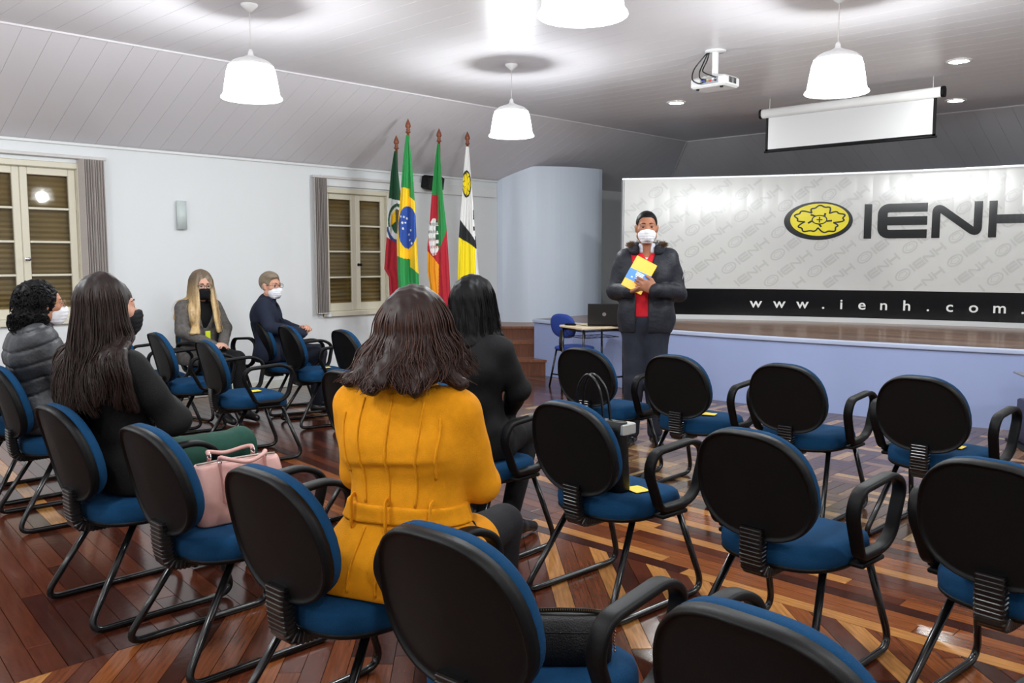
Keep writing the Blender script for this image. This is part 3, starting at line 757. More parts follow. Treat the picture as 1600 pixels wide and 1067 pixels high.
for pts in ([(-.06, -.02, -.01), (-.10, -.03, -.05), (-.155, -.07, -.14), (-.13, -.13, -.23), (-.06, -.15, -.275), (-.03, -.126, -.265)], [(-.045, -.02, -.01), (-.06, -.03, -.08), (-.085, -.05, -.15), (-.03, -.10, -.19), (.05, -.15, -.225), (.085, -.126, -.24)], [(-.055, -.02, -.01), (-.085, -.04, -.09), (-.095, -.08, -.17), (-.05, -.14, -.235), (-.005, -.126, -.25)]):
    b_ = MB(); b_.tube(catmull(pts, 6), .0055, 8); b_.build('cable', M_gloss, r, True)

# ================================================================== FLAGS
M_poleW = mat('flag_pole_wood', (120, 70, 44), .45, noise=(20, .2)); M_fin = mat('turned_finial_wood', (124, 66, 40), .4)
FC = {}
def fm(n, c): return FC.setdefault(n, mat('flag_'+n, c, .75, bump=(300, .05), sheen=.1))
fm('dkgreen', (22, 84, 52)); fm('green', (30, 138, 66)); fm('yellow', (245, 200, 20)); fm('blue', (38, 78, 160)); fm('white', (232, 232, 230)); fm('red', (178, 24, 44)); fm('brown', (110, 70, 40)); fm('black', (26, 28, 32)); fm('lemon', (248, 226, 20)); fm('orange', (240, 160, 20)); fm('navy', (40, 70, 130))
def flag(name, label, Y, ztop, edges, pat, zfin, Xp=-7.40, seed=0):
    """edges: list of (drop, left, right) in metres; pat(s, drop, a)->colour, s across in 0..1 as hung, a lateral metres"""
    r = empty(name, (Xp, Y, 0)); tag(r, label, 'flag', 'flags on poles by the left wall')
    b_ = MB(); b_.tube([(0, 0, .06), (0, 0, ztop+.03)], .014, 10); b_.build('pole', M_poleW, r, True)
    zf = zfin-ztop-.03; b_ = MB(); h = max(.12, zf)
    b_.lathe([(.018, 0), (.027, .006), (.027, .016), (.014, .024), (.024, .034), (.014, .042), (.026, .06), (.030, .072), (.023, .10), (.011, .128), (.001, .15)], 16, (0, 0, ztop+.03)); b_.build('finial', M_fin, r, True)
    b_ = MB(); b_.lathe([(.14, 0), (.14, .02), (.10, .05), (.04, .07), (.03, .12), (.001, .12)], 28); b_.build('base', M_poleW, r, True)
    NU, NV = 64, 230; D = edges[-1][0]; vs = []; names = list(FC); fs = []; mi = []
    dd = [e[0] for e in edges]; le = [e[1] for e in edges]; ri = [e[2] for e in edges]
    fold = [.35, .62, 1.0] ; rng = random.Random(seed); ph = rng.random()*6
    for j in range(NV+1):
        d = D*j/NV; l = np.interp(d, dd, le); rr = np.interp(d, dd, ri); w = rr-l; am = min(.055, .25*w)
        for i in range(NU+1):
            s = i/NU; a = l+w*s+.006*math.sin(9*s+ph)*(d/D); dep = am*math.sin(2*PI*1.5*s+ph)*(.6+.4*math.sin(2.2*d+ph))+.012*math.sin(2*PI*4*s+3*d)*(w/.25)
            zz = ztop-d-(.02*math.sin(PI*2*s+ph)*(d/D)**3)
            # hang across the view of the room: lateral axis along Rv, depth along -Fv
            vs.append((Rv[0]*a-Fv[0]*(dep+.075), Rv[1]*a-Fv[1]*(dep+.075), zz))
    for j in range(NV):
        for i in range(NU):
            a = j*(NU+1)+i; fs.append((a, a+1, a+NU+2, a+NU+1)); s = (i+.5)/NU; d = D*(j+.5)/NV
            l = np.interp(d, dd, le); rr = np.interp(d, dd, ri); mi.append(names.index(pat(s, d, l+(rr-l)*s)))
    o = obj_from('flag_cloth', vs, fs, None, r, True, mats=[FC[n] for n in names], midx=mi)
    return r
SC = 9.35/1360/3.68      # metres per picture unit of the flag study
def mk(x0, y0, pts): return [((y-y0)*SC, (l-x0)*SC, (rr-x0)*SC) for (y, l, rr) in pts]
def P1(s, d, a):
    y = 205+d/SC; x = 146+a/SC
    if y < 480+ (x-130)*.25: return 'dkgreen'
    if y < 700+(x-95)*.7:
        q = ((x-150)/52)**2+((y-610)/105)**2
        if q < .45: return 'yellow' if (y-590) < (x-140)*-.8+20 and x < 142 else ('brown' if x > 148 else 'dkgreen')
        if q < .66: return 'white'
        if q < 1.0: return 'dkgreen' if y < 640 else 'white'
        if q < 1.5 and y > 640: return 'navy'
        return 'white'
    return 'red'
flag('flag_on_pole', 'green, white and red flag with a round crest, leftmost of the four', 6.04, 2.575, mk(146, 205, [(205, 138, 152), (330, 118, 160), (480, 104, 174), (700, 88, 178), (880, 70, 178), (925, 95, 188), (1120, 100, 220)]), P1, 2.64, Xp=-7.6, seed=1)
def P2(s, d, a):
    y = 118+d/SC; x = 222+a/SC; left = x < 229
    top = 405+(x-185)*.15 if left else 455+(x-229)*.9; bot = 790+(x-160)*.25 if left else 850+(x-229)*.9
    if y < top or y > bot: return 'green'
    q = ((x-219)/(54))**2+((y-628)/118)**2
    if q < 1:
        for sx, sy in ((182, 568), (198, 570), (214, 578), (206, 601), (190, 603), (193, 634), (236, 645), (229, 700), (225, 668), (240, 720)):
            if ((x-sx)/5)**2+((y-sy)/6)**2 < 1: return 'white'
        return 'blue'
    return 'yellow'
flag('flag_on_pole', 'green flag with a yellow diamond and starred blue disc, on the tallest pole', 5.92, 2.70, mk(222, 118, [(118, 214, 230), (260, 196, 246), (400, 184, 256), (560, 168, 264), (700, 155, 268), (880, 156, 276), (1110, 170, 282)]), P2, 2.79, Xp=-7.25, seed=2)
def P3(s, d, a):
    y = 160+d/SC; x = 388+a/SC
    if x > 384 and y > 790-(x-384)*2.6+ (0): 
        if x > 436 and y < 720: return 'orange'
        return 'red' if y > 660+(436-x)*1.1 else 'green'
    if x > 384 or y < 455: return 'green' if not (x < 384 and y > 455) else 'red'
    q = ((x-358)/34)**2+((y-705)/112)**2
    if q < 1:
        if abs(math.sin(x*.35)*math.cos(y*.07)) > .75: return 'red' if y > 720 else 'black'
        return 'dkgreen' if x > 368 and y < 760 and abs(math.sin(y*.06)) > .6 else 'white'
    if y > 770+(x-320)*1.6: return 'orange' if y > 800+(x-330)*1.1 else 'red'
    return 'red'
flag('flag_on_pole', 'green, red and yellow flag with a white oval crest, third from the left', 6.48, 2.675, mk(388, 160, [(160, 381, 394), (300, 362, 402), (460, 345, 412), (640, 330, 432), (760, 316, 440), (900, 314, 448), (1010, 330, 454), (1120, 340, 462)]), P3, 2.74, seed=3)
def P4(s, d, a):
    y = 160+d/SC; x = 560+a/SC
    q = ((x-556)/28)**2+((y-385)/82)**2
    if q < 1 and x < 590:
        if q > .72: return 'black'
        return 'black' if abs(math.sin(math.atan2(y-385, (x-556)*2.6)*2.5))*.55+.25 < math.sqrt(q) < abs(math.sin(math.atan2(y-385, (x-556)*2.6)*2.5))*.55+.37 else 'lemon'
    if x > 606+(y-700)*.02:
        return 'black' if 700 < y < 775 and x < 618 else 'white'
    if x > 594 and 540 < y < 665 and not (600 < y < 640): return 'black'
    e = 600+(x-515)*1.35
    if y < e: return 'white'
    if y < 705+(x-505)*.65: return 'black'
    return 'lemon'
flag('flag_on_pole', 'white, black and yellow flag with a yellow emblem, rightmost of the four', 6.91, 2.685, mk(560, 160, [(160, 553, 570), (310, 538, 580), (480, 526, 594), (600, 514, 602), (720, 504, 612), (940, 496, 630), (1120, 500, 640)]), P4, 2.75, seed=4)

# wall speaker and sconce
r = empty('wall_speaker', (XW+.12, 7.20, 2.36)); tag(r, 'small black loudspeaker mounted high on the wall behind the flags', 'speaker')
b_ = MB(); b_.box((0, 0, 0), (.16, .26, .17), roty(.18), bev=.02); b_.build('cabinet', M_black, r)
b_ = MB(); b_.box((.083, 0, -.015), (.01, .23, .145), roty(.18), bev=.004); b_.build('grille', mat('speaker_grille', (30, 30, 32), .7, bump=(600, .3)), r)
b_ = MB(); b_.box((-.095, 0, .0), (.05, .06, .06)); b_.build('bracket', M_black, r)
r = empty('wall_sconce', (XW, 3.99, 1.85)); tag(r, 'small unlit frosted glass sconce on the white wall above the blonde woman', 'wall lamp')
b_ = MB(); b_.box((.012, 0, 0), (.024, .05, .16), bev=.004); b_.build('backplate', M_trim, r)
b_ = MB()
for k in range(9):
    pass
pa = [(.03+.035*math.cos(t), .052*math.sin(t)) for t in [(-1.45+2.9*k/12) for k in range(13)]]
vs = [(p[0]+(.008 if False else 0), p[1], z) for z in (-.14, .14) for p in pa]+[(p[0]-.006, p[1]*.93, z) for z in (-.14, .14) for p in pa]
n = len(pa); fs = [(k, k+1, n+k+1, n+k) for k in range(n-1)]+[(2*n+k+1, 2*n+k, 3*n+k, 3*n+k+1) for k in range(n-1)]+[(n+k, n+k+1, 3*n+k+1, 3*n+k) for k in range(n-1)]+[(k+1, k, 2*n+k, 2*n+k+1) for k in range(n-1)]+[(0, n, 3*n, 2*n), (n-1, 3*n-1, 4*n-1, 2*n-1)]
obj_from('glass_shade', vs, fs, mat('frosted_glass', (216, 226, 224), .3, trans=.15), r, True)
r = empty('wall_switch', (XW, 4.9, .48)); 
bpy.data.objects.remove(r)

# ================================================================== TABLE, LAPTOP, BLUE CHAIR
ty = math.atan2(.95, .31)-PI/2
r = empty('school_desk', (-5.77, 7.19, 0), ty); tag(r, 'small desk with cream top and black steel legs before the stage', 'desk')
b_ = MB(); b_.box((0, 0, .706), (.46, .56, .026), bev=.006); b_.build('desk_top', mat('cream_laminate', (214, 196, 166), .4, noise=(3, .06)), r)
for sx in (-1, 1):
    for sy in (-1, 1):
        b_ = MB(); b_.tube([(sx*.20, sy*.245, .69), (sx*.205, sy*.255, .0)], .012, 8); b_.build('leg', M_tube, r, True)
b_ = MB(); b_.tube([(-.2, -.245, .675), (.2, -.245, .675), (.2, .245, .675), (-.2, .245, .675)], .010, 8, True); b_.tube([(-.204, -.25, .18), (-.204, .25, .18)], .010, 8); b_.tube([(.204, -.25, .18), (.204, .25, .18)], .010, 8); b_.build('frame', M_tube, r, True)
b_ = MB()
for k in range(6): b_.tube([(-.16, -.2+k*.08, .60), (.16, -.2+k*.08, .60)], .003, 6)
b_.tube([(-.16, -.22, .60), (.16, -.22, .60), (.16, .22, .60), (-.16, .22, .60)], .004, 6, True)
for sx in (-1, 1): b_.tube([(sx*.16, -.2, .60), (sx*.2, -.23, .67)], .004, 6)
b_.build('book_rack', M_tube, r, True)
r = empty('laptop', (-5.66, 7.23, .719), math.radians(40)); tag(r, 'open black laptop standing on the small desk', 'laptop')
b_ = MB(); b_.box((0, .0, .010), (.34, .23, .018), bev=.005); base = b_.build('base', M_gloss, r)
b_ = MB(); b_.box((0, .01, .0195), (.30, .11, .002)); b_.build('keyboard', mat('laptop_keys', (30, 30, 32), .6), base)
Ml = rotx(math.radians(-14)); b_ = MB(); b_.box((0, -.118-.028, .018+.11), (.34, .010, .225), rotx(math.radians(14)), bev=.004); lid = b_.build('lid', mat('laptop_lid', (28, 28, 31), .35), r)
b_ = MB(); b_.box((0, -.1405, .128), (.31, .002, .195), rotx(math.radians(14))); b_.build('display', mat('laptop_display', (10, 12, 16), .2), lid)
b_ = MB(); b_.lathe([(.001, 0), (.02, 0), (.02, .002), (.001, .002)], 20, (0, -.1515, .128), rotx(PI/2+math.radians(14))); b_.build('lid_badge', M_alu, lid)
r = empty('laptop_charger', (-5.92, 7.00, .719), .4); tag(r, 'flat black object lying on the desk beside the laptop', 'charger')
b_ = MB(); b_.box((0, 0, .011), (.12, .05, .022), bev=.008); b_.build('brick', M_black, r); b_ = MB(); b_.tube(catmull([(.06, 0, .01), (.10, .02, .005), (.14, .0, .005), (.17, .02, .005)], 5), .003, 6); b_.build('cable', M_black, r, True)
M_blueS = mat('school_chair_blue', (28, 58, 140), .75, bump=(400, .2))
r = empty('study_chair', (-6.20, 7.40, 0), math.radians(-4)); tag(r, 'royal blue armless chair tucked behind the small desk', 'chair')
def pad(a, b, n, th, dome):
    rings = []; N = 36; o_ = superell(1, 1, n, N)
    for rr, z in ((.02, -th*.5), (.9, -th*.5), (1, -th*.3), (1, .0), (.95, th*.35), (.75, th*.5+dome*.6), (.4, th*.5+dome), (.02, th*.5+dome)): rings.append([(a*rr*q[0], b*rr*q[1], z) for q in o_])
    return rings
b_ = MB(); b_.rings([[(p[0], p[1], p[2]+.435) for p in ring] for ring in pad(.20, .195, 3, .04, .008)]); b_.build('seat', M_blueS, r, True)
b_ = MB(); b_.rings([[(p[0], -.185-p[1]*.2-.0+p[2]*-1, .685+p[1]) for p in ring] for ring in pad(.185, .135, 2.6, .035, .006)]); b_.build('backrest', M_blueS, r, True)
b_ = MB(); b_.sweep(catmull([(0, .05, .40), (0, -.17, .40), (0, -.215, .50), (0, -.19, .66)], 6), rrect(.05, .012, .004, 2)); b_.build('back_bracket', M_tube, r)
for s in (-1, 1):
    for t in (-1, 1):
        b_ = MB(); b_.tube([(s*.15, t*.13, .415), (s*.19, t*.20, .0)], .011, 8); b_.build('leg', M_tube, r, True)
b_ = MB(); b_.tube([(-.15, -.13, .41), (.15, -.13, .41), (.15, .13, .41), (-.15, .13, .41)], .011, 8, True); b_.tube([(-.178, -.178, .14), (.178, -.178, .14)], .008, 8); b_.build('frame', M_tube, r, True)
# equipment cabinet at the right edge
r = empty('equipment_cabinet', (-1.52, 7.50, 0), math.radians(30)); tag(r, 'dark equipment cabinet with sloped grey top at the right edge before the stage', 'cabinet')
M_dkv = mat('dark_violet_panel', (26, 20, 48), .35)
b_ = MB(); b_.box((0, 0, .175), (.50, .42, .33), bev=.01); b_.build('lower_body', M_dkv, r)
b_ = MB(); b_.box((.02, 0, .41), (.44, .36, .14), bev=.008); up_ = b_.build('upper_body', M_dkv, r)
for k in range(5):
    b_ = MB(); b_.lathe([(.008, 0), (.008, .006), (.001, .008)], 10, (-.17+.0*k, -.181, .355+k*.026), rotx(PI/2)); b_.build('indicator', M_white, up_)
b_ = MB(); b_.box((0, 0, .505), (.56, .48, .016), roty(.12), bev=.004); b_.build('sloped_top', mat('grey_top', (120, 120, 134), .4), r)
b_ = MB(); b_.box((0, 0, .006), (.62, .5, .012), bev=.004); b_.build('plinth', M_black, r)
# ================================================================== OFFICE CHAIRS
def fabric(name, rgb):
    return mat(name, rgb, .9, noise=(700, .22), bump=(520, .35), spec=.15)
M_fab = fabric('blue_upholstery', (13, 56, 90))
BK_C = np.array([0, -.295, .668]); BK_T = math.radians(14)
def back_outline(N=48):
    out = []
    for (x, z) in superell(.219, .194, 2.75, N):
        u = z/.194; k = (1-.11*u-.05*u*u) if u > 0 else (1-.06*u-.07*u*u)
        out.append((x*k, z))
    return out
def bk(x, z, y):
    """backrest local -> chair local, shell wraps slightly forward at its sides"""
    y = y+.55*x*x-.10*z*z; c, s = math.cos(BK_T), math.sin(BK_T)
    return (BK_C[0]+x, BK_C[1]+y*c-z*s, BK_C[2]+z*c+y*s)
def chair_proto():
    r = empty('office_chair')
    ol = back_outline()
    b_ = MB(); b_.rings([[bk(q[0]*rr, q[1]*rr, yy) for q in ol] for rr, yy in ((.02, -.014), (.5, -.0135), (.9, -.011), (.945, -.011), (.955, -.017), (.975, -.021), (.995, -.017), (1.003, -.006), (1.0, .012), (.9, .012))]); b_.build('back_shell', M_black, r, True)
    b_ = MB(); b_.rings([[bk(q[0]*rr, q[1]*rr, yy) for q in ol] for rr, yy in ((.9, .008), (.985, .010), (.992, .024), (.975, .040), (.93, .052), (.8, .060), (.5, .062), (.02, .058))]); b_.build('back_cushion', M_fab, r, True)
    N = 48; so = []
    for (x, y) in superell(.236, .226, 2.9, N): so.append((x*(1-.05*(-y/.226 if y < 0 else 0)), y))
    def st_(rr, z, drop=1): return [(q[0]*rr, q[1]*rr+.0, z-(.020*max(0, (q[1]*rr)/.226)**3)*drop+.006*min(1, abs(q[0]*rr)/.236)**2) for q in so]
    b_ = MB(); b_.rings([st_(.95, .378), st_(.99, .386), st_(1.008, .412), st_(1.0, .437), st_(.97, .457), st_(.90, .468), st_(.75, .473), st_(.45, .471), st_(.02, .467)]); b_.build('seat_cushion', M_fab, r, True)
    b_ = MB(); b_.rings([st_(.02, .368), st_(.8, .368), st_(.97, .374), st_(1.0, .382), st_(.995, .391), st_(.9, .391)]); b_.build('seat_pan', M_black, r, True)
    # ribbed bellows cover between seat and back
    b_ = MB(); rings = []; path = catmull([(0, -.10, .362), (0, -.21, .362), (0, -.254, .376), (0, -.266, .42), (0, -.270, .46), (0, -.270, .52)], 12); n = len(path); sec0 = rrect(.088, .046, .010, 3); K = 21
    def sec(t):
        ph = (t*K) % 1.0; k = 1.0 if .15 < ph < .65 else .925
        return [(q[0]*k, q[1]*k) for q in sec0]
    dense = []
    tot = K*6
    seg = np.cumsum([0]+[np.linalg.norm(path[i+1]-path[i]) for i in range(n-1)])
    for i in range(tot+1):
        s = seg[-1]*i/tot; dense.append(np.array([np.interp(s, seg, [p[c] for p in path]) for c in range(3)]))
    b_.sweep(dense, lambda t: [(q[1], q[0]) for q in sec(t)], up=(1.0, 0, 0))
    b_.build('bellows_cover', M_gloss, r)
    for s in (-1, 1):
        pts = fillet([(s*.168, -.10, .372), (s*.238, -.320, .0135), (s*.240, .285, .0135), (s*.205, .15, .372)], [0, .075, .085, 0], 8)
        b_ = MB(); b_.tube(pts, .0135, 10); b_.build('sled_leg', M_tube, r, True)
        loop = fillet([(s*.272, -.062, .432), (s*.285, -.150, .600), (s*.292, -.125, .672), (s*.292, .120, .690), (s*.288, .205, .640), (s*.276, .165, .470), (s*.272, .11, .432)], [.03, .05, .06, .075, .075, .06, .03], 7, closed=True)
        def asec(t): return rrect(.044, .024, .010, 3)
        b_ = MB(); b_.sweep(loop, [(q[1], q[0]) for q in rrect(.048, .023, .010, 3)], closed=True, up=(1.0, 0, 0)); b_.box((s*.238, .03, .398), (.09, .16, .018), bev=.004); b_.box((s*.272, .03, .425), (.026, .16, .03), bev=.006)
        o = b_.build('armrest', M_black, r, True); o['role'] = 'arm_r' if s > 0 else 'arm_l'
    b_ = MB(); b_.tube([(-.168, -.10, .370), (.168, -.10, .370)], .012, 8); b_.tube([(-.205, .15, .370), (.205, .15, .370)], .012, 8); b_.box((0, .02, .364), (.12, .30, .012)); b_.build('seat_frame', M_tube, r, True)
    return r
CH = {}
proto = chair_proto(); used = [False]
def chair(key, bx, by, yaw, label, arms='lr', group=None):
    """bx,by = ground position below the middle of the backrest"""
    a = math.radians(yaw); skip = tuple('arm_'+c for c in 'lr' if c not in arms)
    o = copy_tree(proto, None, skip)
    fx, fy = -math.sin(a), math.cos(a)
    o.location = (bx+fx*.295, by+fy*.295, 0); o.rotation_euler = (0, 0, a); tag(o, label, 'chair', group or 'blue and black office chairs in rows'); CH[key] = o; return o
chair('A1', -3.50, 4.27, 2, 'leftmost blue office chair of the front row, nearest the desk')
chair('A2', -2.85, 4.32, 0, 'front row office chair directly before the standing man, yellow card on seat')
chair('A3', -2.18, 4.37, 0, 'empty front row office chair third from the desk, no card visible')
chair('A4', -1.48, 4.37, -2, 'front row office chair fourth from the desk, nearest the dark cabinet')
chair('A5', -.74, 4.40, 0, 'front row office chair of which only an armrest shows at the right edge')
chair('B0', -3.0, 2.60, 2, 'office chair on which the woman with black hair sits')
chair('B1', -2.21, 2.61, -4, 'second row office chair holding a black tote bag and a yellow card')
chair('B2', -1.41, 2.6, -3, 'empty second row office chair in the middle, large black back facing us')
chair('B3', -.70, 2.68, -6, 'second row office chair cut off by the right edge of the photo')
chair('Bm', -3.66, 2.57, 0, 'office chair half hidden behind the shoulder of the yellow coat')
chair('D1', -3.585, 1.18, 0, 'office chair on which the woman with long brown hair sits', 'r')
chair('D2', -2.915, 1.24, 0, 'office chair carrying the pink handbag', 'r')
chair('D3', -2.095, 1.21, 2, 'office chair on which the woman in the yellow coat sits')
chair('D4', -1.355, 1.195, 4, 'large nearby office chair in front of the camera, black purse on its seat')
chair('D5', -.66, 1.26, -2, 'nearest office chair, only its top showing at the bottom edge')
chair('E1', -5.09, 1.4, -4, 'office chair on which the curly haired woman sits')
chair('E0', -5.75, 1.45, 0, 'office chair at the left edge of which only a seat corner shows')
chair('F1', -7.20, 2.84, -10, 'empty office chair by the left wall, just right of the long haired woman')
chair('F2', -6.55, 2.88, -10, 'office chair directly in front of the blonde woman on the left')
chair('F3', -5.68, 2.84, -10, 'empty office chair with yellow card standing right of the blonde woman')
chair('F4', -7.16, 4.09, -14, 'office chair on which the elderly man in the navy suit sits')
chair('F5', -6.46, 3.96, -12, 'office chair with yellow card next to the elderly man')
chair('F6', -5.76, 4.03, -10, 'empty office chair just left of the yellow coat, near the window')
chair('G1', -7.66, 3.72, -82, 'office chair against the wall on which the blonde woman sits')
for ch_ in list(proto.children): bpy.data.objects.remove(ch_)
bpy.data.objects.remove(proto)

# yellow cards lying on seats
M_card = mat('yellow_card', (240, 205, 60), .6)
def on_chair(key, lx, ly):
    o = CH[key]; a = o.rotation_euler[2]; return (o.location.x+lx*math.cos(a)-ly*math.sin(a), o.location.y+lx*math.sin(a)+ly*math.cos(a))
for key, lx, ly, l in (('A2', .07, -.03, 'yellow card on the front row seat before the standing man'), ('A4', .07, -.02, 'yellow card on the front row seat near the dark cabinet'), ('B1', .13, -.03, 'yellow card on the second row seat with the tote bag'), ('D2', .13, .02, 'yellow card on the seat under the pink handbag'), ('F3', .02, .02, 'yellow card on the empty seat right of the blonde woman'), ('F5', .02, .02, 'yellow card on the seat next to the elderly man')):
    p = on_chair(key, lx, ly); b_ = MB(); N = 6
    vs = []; fs = []
    for i in range(N+1):
        for j in range(N+1):
            x, y = -.048+.096*i/N, -.036+.072*j/N; vs.append((x, y, .0026+.0025*abs(math.sin(i*.7))*(j/N)))
    for i in range(N):
        for j in range(N): a = i*(N+1)+j; fs.append((a, a+N+1, a+N+2, a+1))
    m_ = len(vs); vs += [(v[0], v[1], v[2]-.0012) for v in vs]; fs += [tuple(m_+q for q in reversed(f)) for f in fs[:N*N]]
    o = obj_from('yellow_card', vs, fs, M_card); o.location = (p[0], p[1], .4775); o.rotation_euler = (0, 0, CH[key].rotation_euler[2]+random.uniform(-.5, .5)); tag(o, l, 'card', 'yellow cards on seats')
# ================================================================== PEOPLE
def hand_prims(wr, d, n, side, curl=.6, s=1.0, spread=0.0):
    wr = np.array(wr, float); d = nrm(d); n = nrm(np.array(n, float)-d*(np.array(n, float)@d)); t = np.cross(d, n)*(1 if side > 0 else -1)
    out = [cap(wr-d*.02, wr+d*.03*s, .026*s, .030*s, .012, n, 1.35), cap(wr+d*.035*s-t*.012*s, wr+d*.075*s-t*.014*s, .030*s, .028*s, .014, n, 2.3), cap(wr+d*.035*s+t*.012*s, wr+d*.075*s+t*.014*s, .030*s, .028*s, .014, n, 2.3)]
    for i, L in enumerate((.074, .084, .078, .060)):
        b = wr+d*.082*s+t*(.031-.0205*i)*s; a0 = curl*.55; dd = d+t*spread*(1.5-i)*.15
        def dirn(a): return nrm(nrm(dd)*math.cos(a)+n*math.sin(a))
        p1 = b+dirn(a0)*L*.46*s; p2 = p1+dirn(a0+curl)*L*.31*s; p3 = p2+dirn(a0+1.7*curl)*L*.23*s
        out += [cap(b-d*.012*s, p1, .0098*s, .0088*s, .004), cap(p1, p2, .0088*s, .0082*s, .004), cap(p2, p3, .0082*s, .0070*s, .004)]
    b = wr+d*.022*s+t*.026*s; p1 = b+nrm(d*.75+t*.62+n*.25)*.042*s; p2 = p1+nrm(d*.9+t*.2+n*.35)*.032*s; p3 = p2+nrm(d+n*.5)*.022*s
    out += [cap(b, p1, .0155*s, .012*s, .010), cap(p1, p2, .0115*s, .010*s, .005), cap(p2, p3, .010*s, .008*s, .005)]
    return out
class Head:
    def __init__(h, c, yaw=0, pitch=0, roll=0, s=1.0): h.c = np.array(c, float); h.R = rotz(math.radians(yaw)) @ rotx(math.radians(pitch)) @ roty(math.radians(roll)); h.s = s
    def p(h, q): return h.c+h.R @ (np.array(q, float)*h.s)
    def xf(h, P): return h.c+(P*h.s) @ h.R.T
    def prims(h, fem=False):
        s = h.s; E = lambda c, r, k=.012, op=1: ell(h.p(c), np.array(r)*s, h.R, k*s, op); C = lambda a, b, ra, rb, k=.008: cap(h.p(a), h.p(b), ra*s, rb*s, k*s)
        L = [E((0, -.014, .030), (.075, .094, .088), .02), E((0, .026, -.030), (.061, .066, .080), .03), C((-.022, .054, -.094), (.022, .054, -.094), .022, .022, .03), C((-.05, .0, -.062), (.05, .0, -.062), .024, .024, .03)]
        L += [C((0, .080, .012), (0, .101, -.030), .008, .0125, .010), C((-.013, .088, -.034), (.013, .088, -.034), .0085, .0085, .006), C((-.038, .074, .021), (.038, .074, .021), .012, .012, .016)]
        L += [E((sx*.031, .092, .002), (.015, .012, .010), .010, -1) for sx in (-1, 1)]
        L += [C((-.020, .078, -.064), (.020, .078, -.064), .009, .009, .008), E((-.045, .052, -.022), (.024, .022, .022), .02), E((.045, .052, -.022), (.024, .022, .022), .02)]
        for sx in (-1, 1): L += [C((sx*.031-.012, .0825, .0100), (sx*.031+.012, .0815, .0092), .0058, .0058, .004), C((sx*.031-.010, .083, -.0085), (sx*.031+.010, .082, -.0085), .0050, .0050, .004)]
        for sx in (-1, 1): L += [E((sx*.076, -.004, -.008), (.010, .019, .031), .006), E((sx*.082, -.010, .006), (.008, .016, .018), .005)]
        return L
def eyes(h, parent, brow, iris=(48, 30, 20)):
    mw = mat('eye_white', (188, 178, 170), .3); mi = mat('iris_%d' % iris[0], iris, .2)
    for sx in (-1, 1):
        b_ = MB(); prof = [(.0003, .0122), (.0035, .0117), (.0060, .0106), (.0095, .0075), (.0118, .003), (.0122, 0), (.0118, -.003), (.0095, -.0075), (.0003, -.0122)]
        b_.m = 0; vs = []
        b_.lathe(prof, 14, capped=False); b_.mi = [1 if i < 42 else 0 for i in range(len(b_.f))]
        M_ = h.R @ rotx(-PI/2)
        b_.v = [tuple(h.p((sx*.031, .0750, .001))+M_ @ (np.array(v)*h.s)) for v in b_.v]; b_.build('eye', mw, parent, True, mats=[mw, mi])
        if brow:
            b_ = MB(); b_.tube([h.p(q) for q in ((sx*.014, .0905, .0235), (sx*.028, .0895, .0285), (sx*.042, .081, .027), (sx*.051, .072, .022))], lambda t: (.0042-.0022*t)*h.s, 6); b_.build('eyebrow', brow, parent, True)
def lids(h, parent, m):
    pass
def face_mask(h, parent, m, peak=.0, low=-.118, top=-.026):
    s = 1.0
    pr = [ell((0, .040, -.052), (.066, .072, .070), None, .01), cap((0, .098+peak, -.040), (0, .088+peak, -.078), .022, .022, .03), cap((0, .10, -.024), (0, .101, -.03), .016, .016, .02), cap((-.02, .062, -.098), (.02, .062, -.098), .024, .024, .02)]
    def post(V, X, Y, Z):
        V = smax(V, (.012+.0*X)-Y+.35*np.abs(X)*0, .006); V = smax(V, Z-(top+.012*(1-np.abs(X)/.06)), .006); V = smax(V, low-Z+.25*np.maximum(0, .05-Y), .006)
        return V+.0012*np.sin(Z*330)*(np.abs(X) < .055)
    o = sdf_obj('face_mask', pr, .0045, m, parent, post, xf=h.xf)
    for sx in (-1, 1):
        b_ = MB(); b_.tube([h.p(q) for q in catmull([(sx*.060, .022, -.035), (sx*.078, -.004, -.008), (sx*.080, -.026, .010), (sx*.078, -.028, -.025), (sx*.066, .012, -.075)], 5)], .0016*h.s, 6); b_.build('ear_loop', m, o, True)
    return o
def glasses(h, parent, m, w=.026, hh=.019):
    b_ = MB()
    for sx in (-1, 1):
        ring = [h.p((sx*.033+w*math.copysign(abs(math.cos(t))**.75, math.cos(t)), .101-.10*abs(sx*.033+w*math.cos(t))**1.4, .001+hh*math.copysign(abs(math.sin(t))**.75, math.sin(t)))) for t in np.linspace(0, 2*PI, 28, endpoint=False)]
        b_.tube(ring, .0019*h.s, 6, True); b_.tube([h.p(q) for q in ((sx*.059, .094, .006), (sx*.074, .07, .008), (sx*.080, .0, .006), (sx*.079, -.03, -.006))], .0019*h.s, 6)
    b_.tube([h.p(q) for q in ((-.008, .100, .004), (0, .104, .007), (.008, .100, .004))], .0018*h.s, 6); o = b_.build('glasses', m, parent, True)
    for sx in (-1, 1):
        vs = [h.p((sx*.033, .0975, .001))]+[h.p((sx*.033+w*.96*math.copysign(abs(math.cos(t))**.75, math.cos(t)), .0995-.10*abs(sx*.033+w*math.cos(t))**1.4, .001+hh*.96*math.copysign(abs(math.sin(t))**.75, math.sin(t)))) for t in np.linspace(0, 2*PI, 20, endpoint=False)]
        obj_from('lens', vs, [(0, 1+k, 1+(k+1) % 20) for k in range(20)], M_lens, o, True)
M_lens = mixglass('spectacle_glass', (.95, .96, .97), .05)
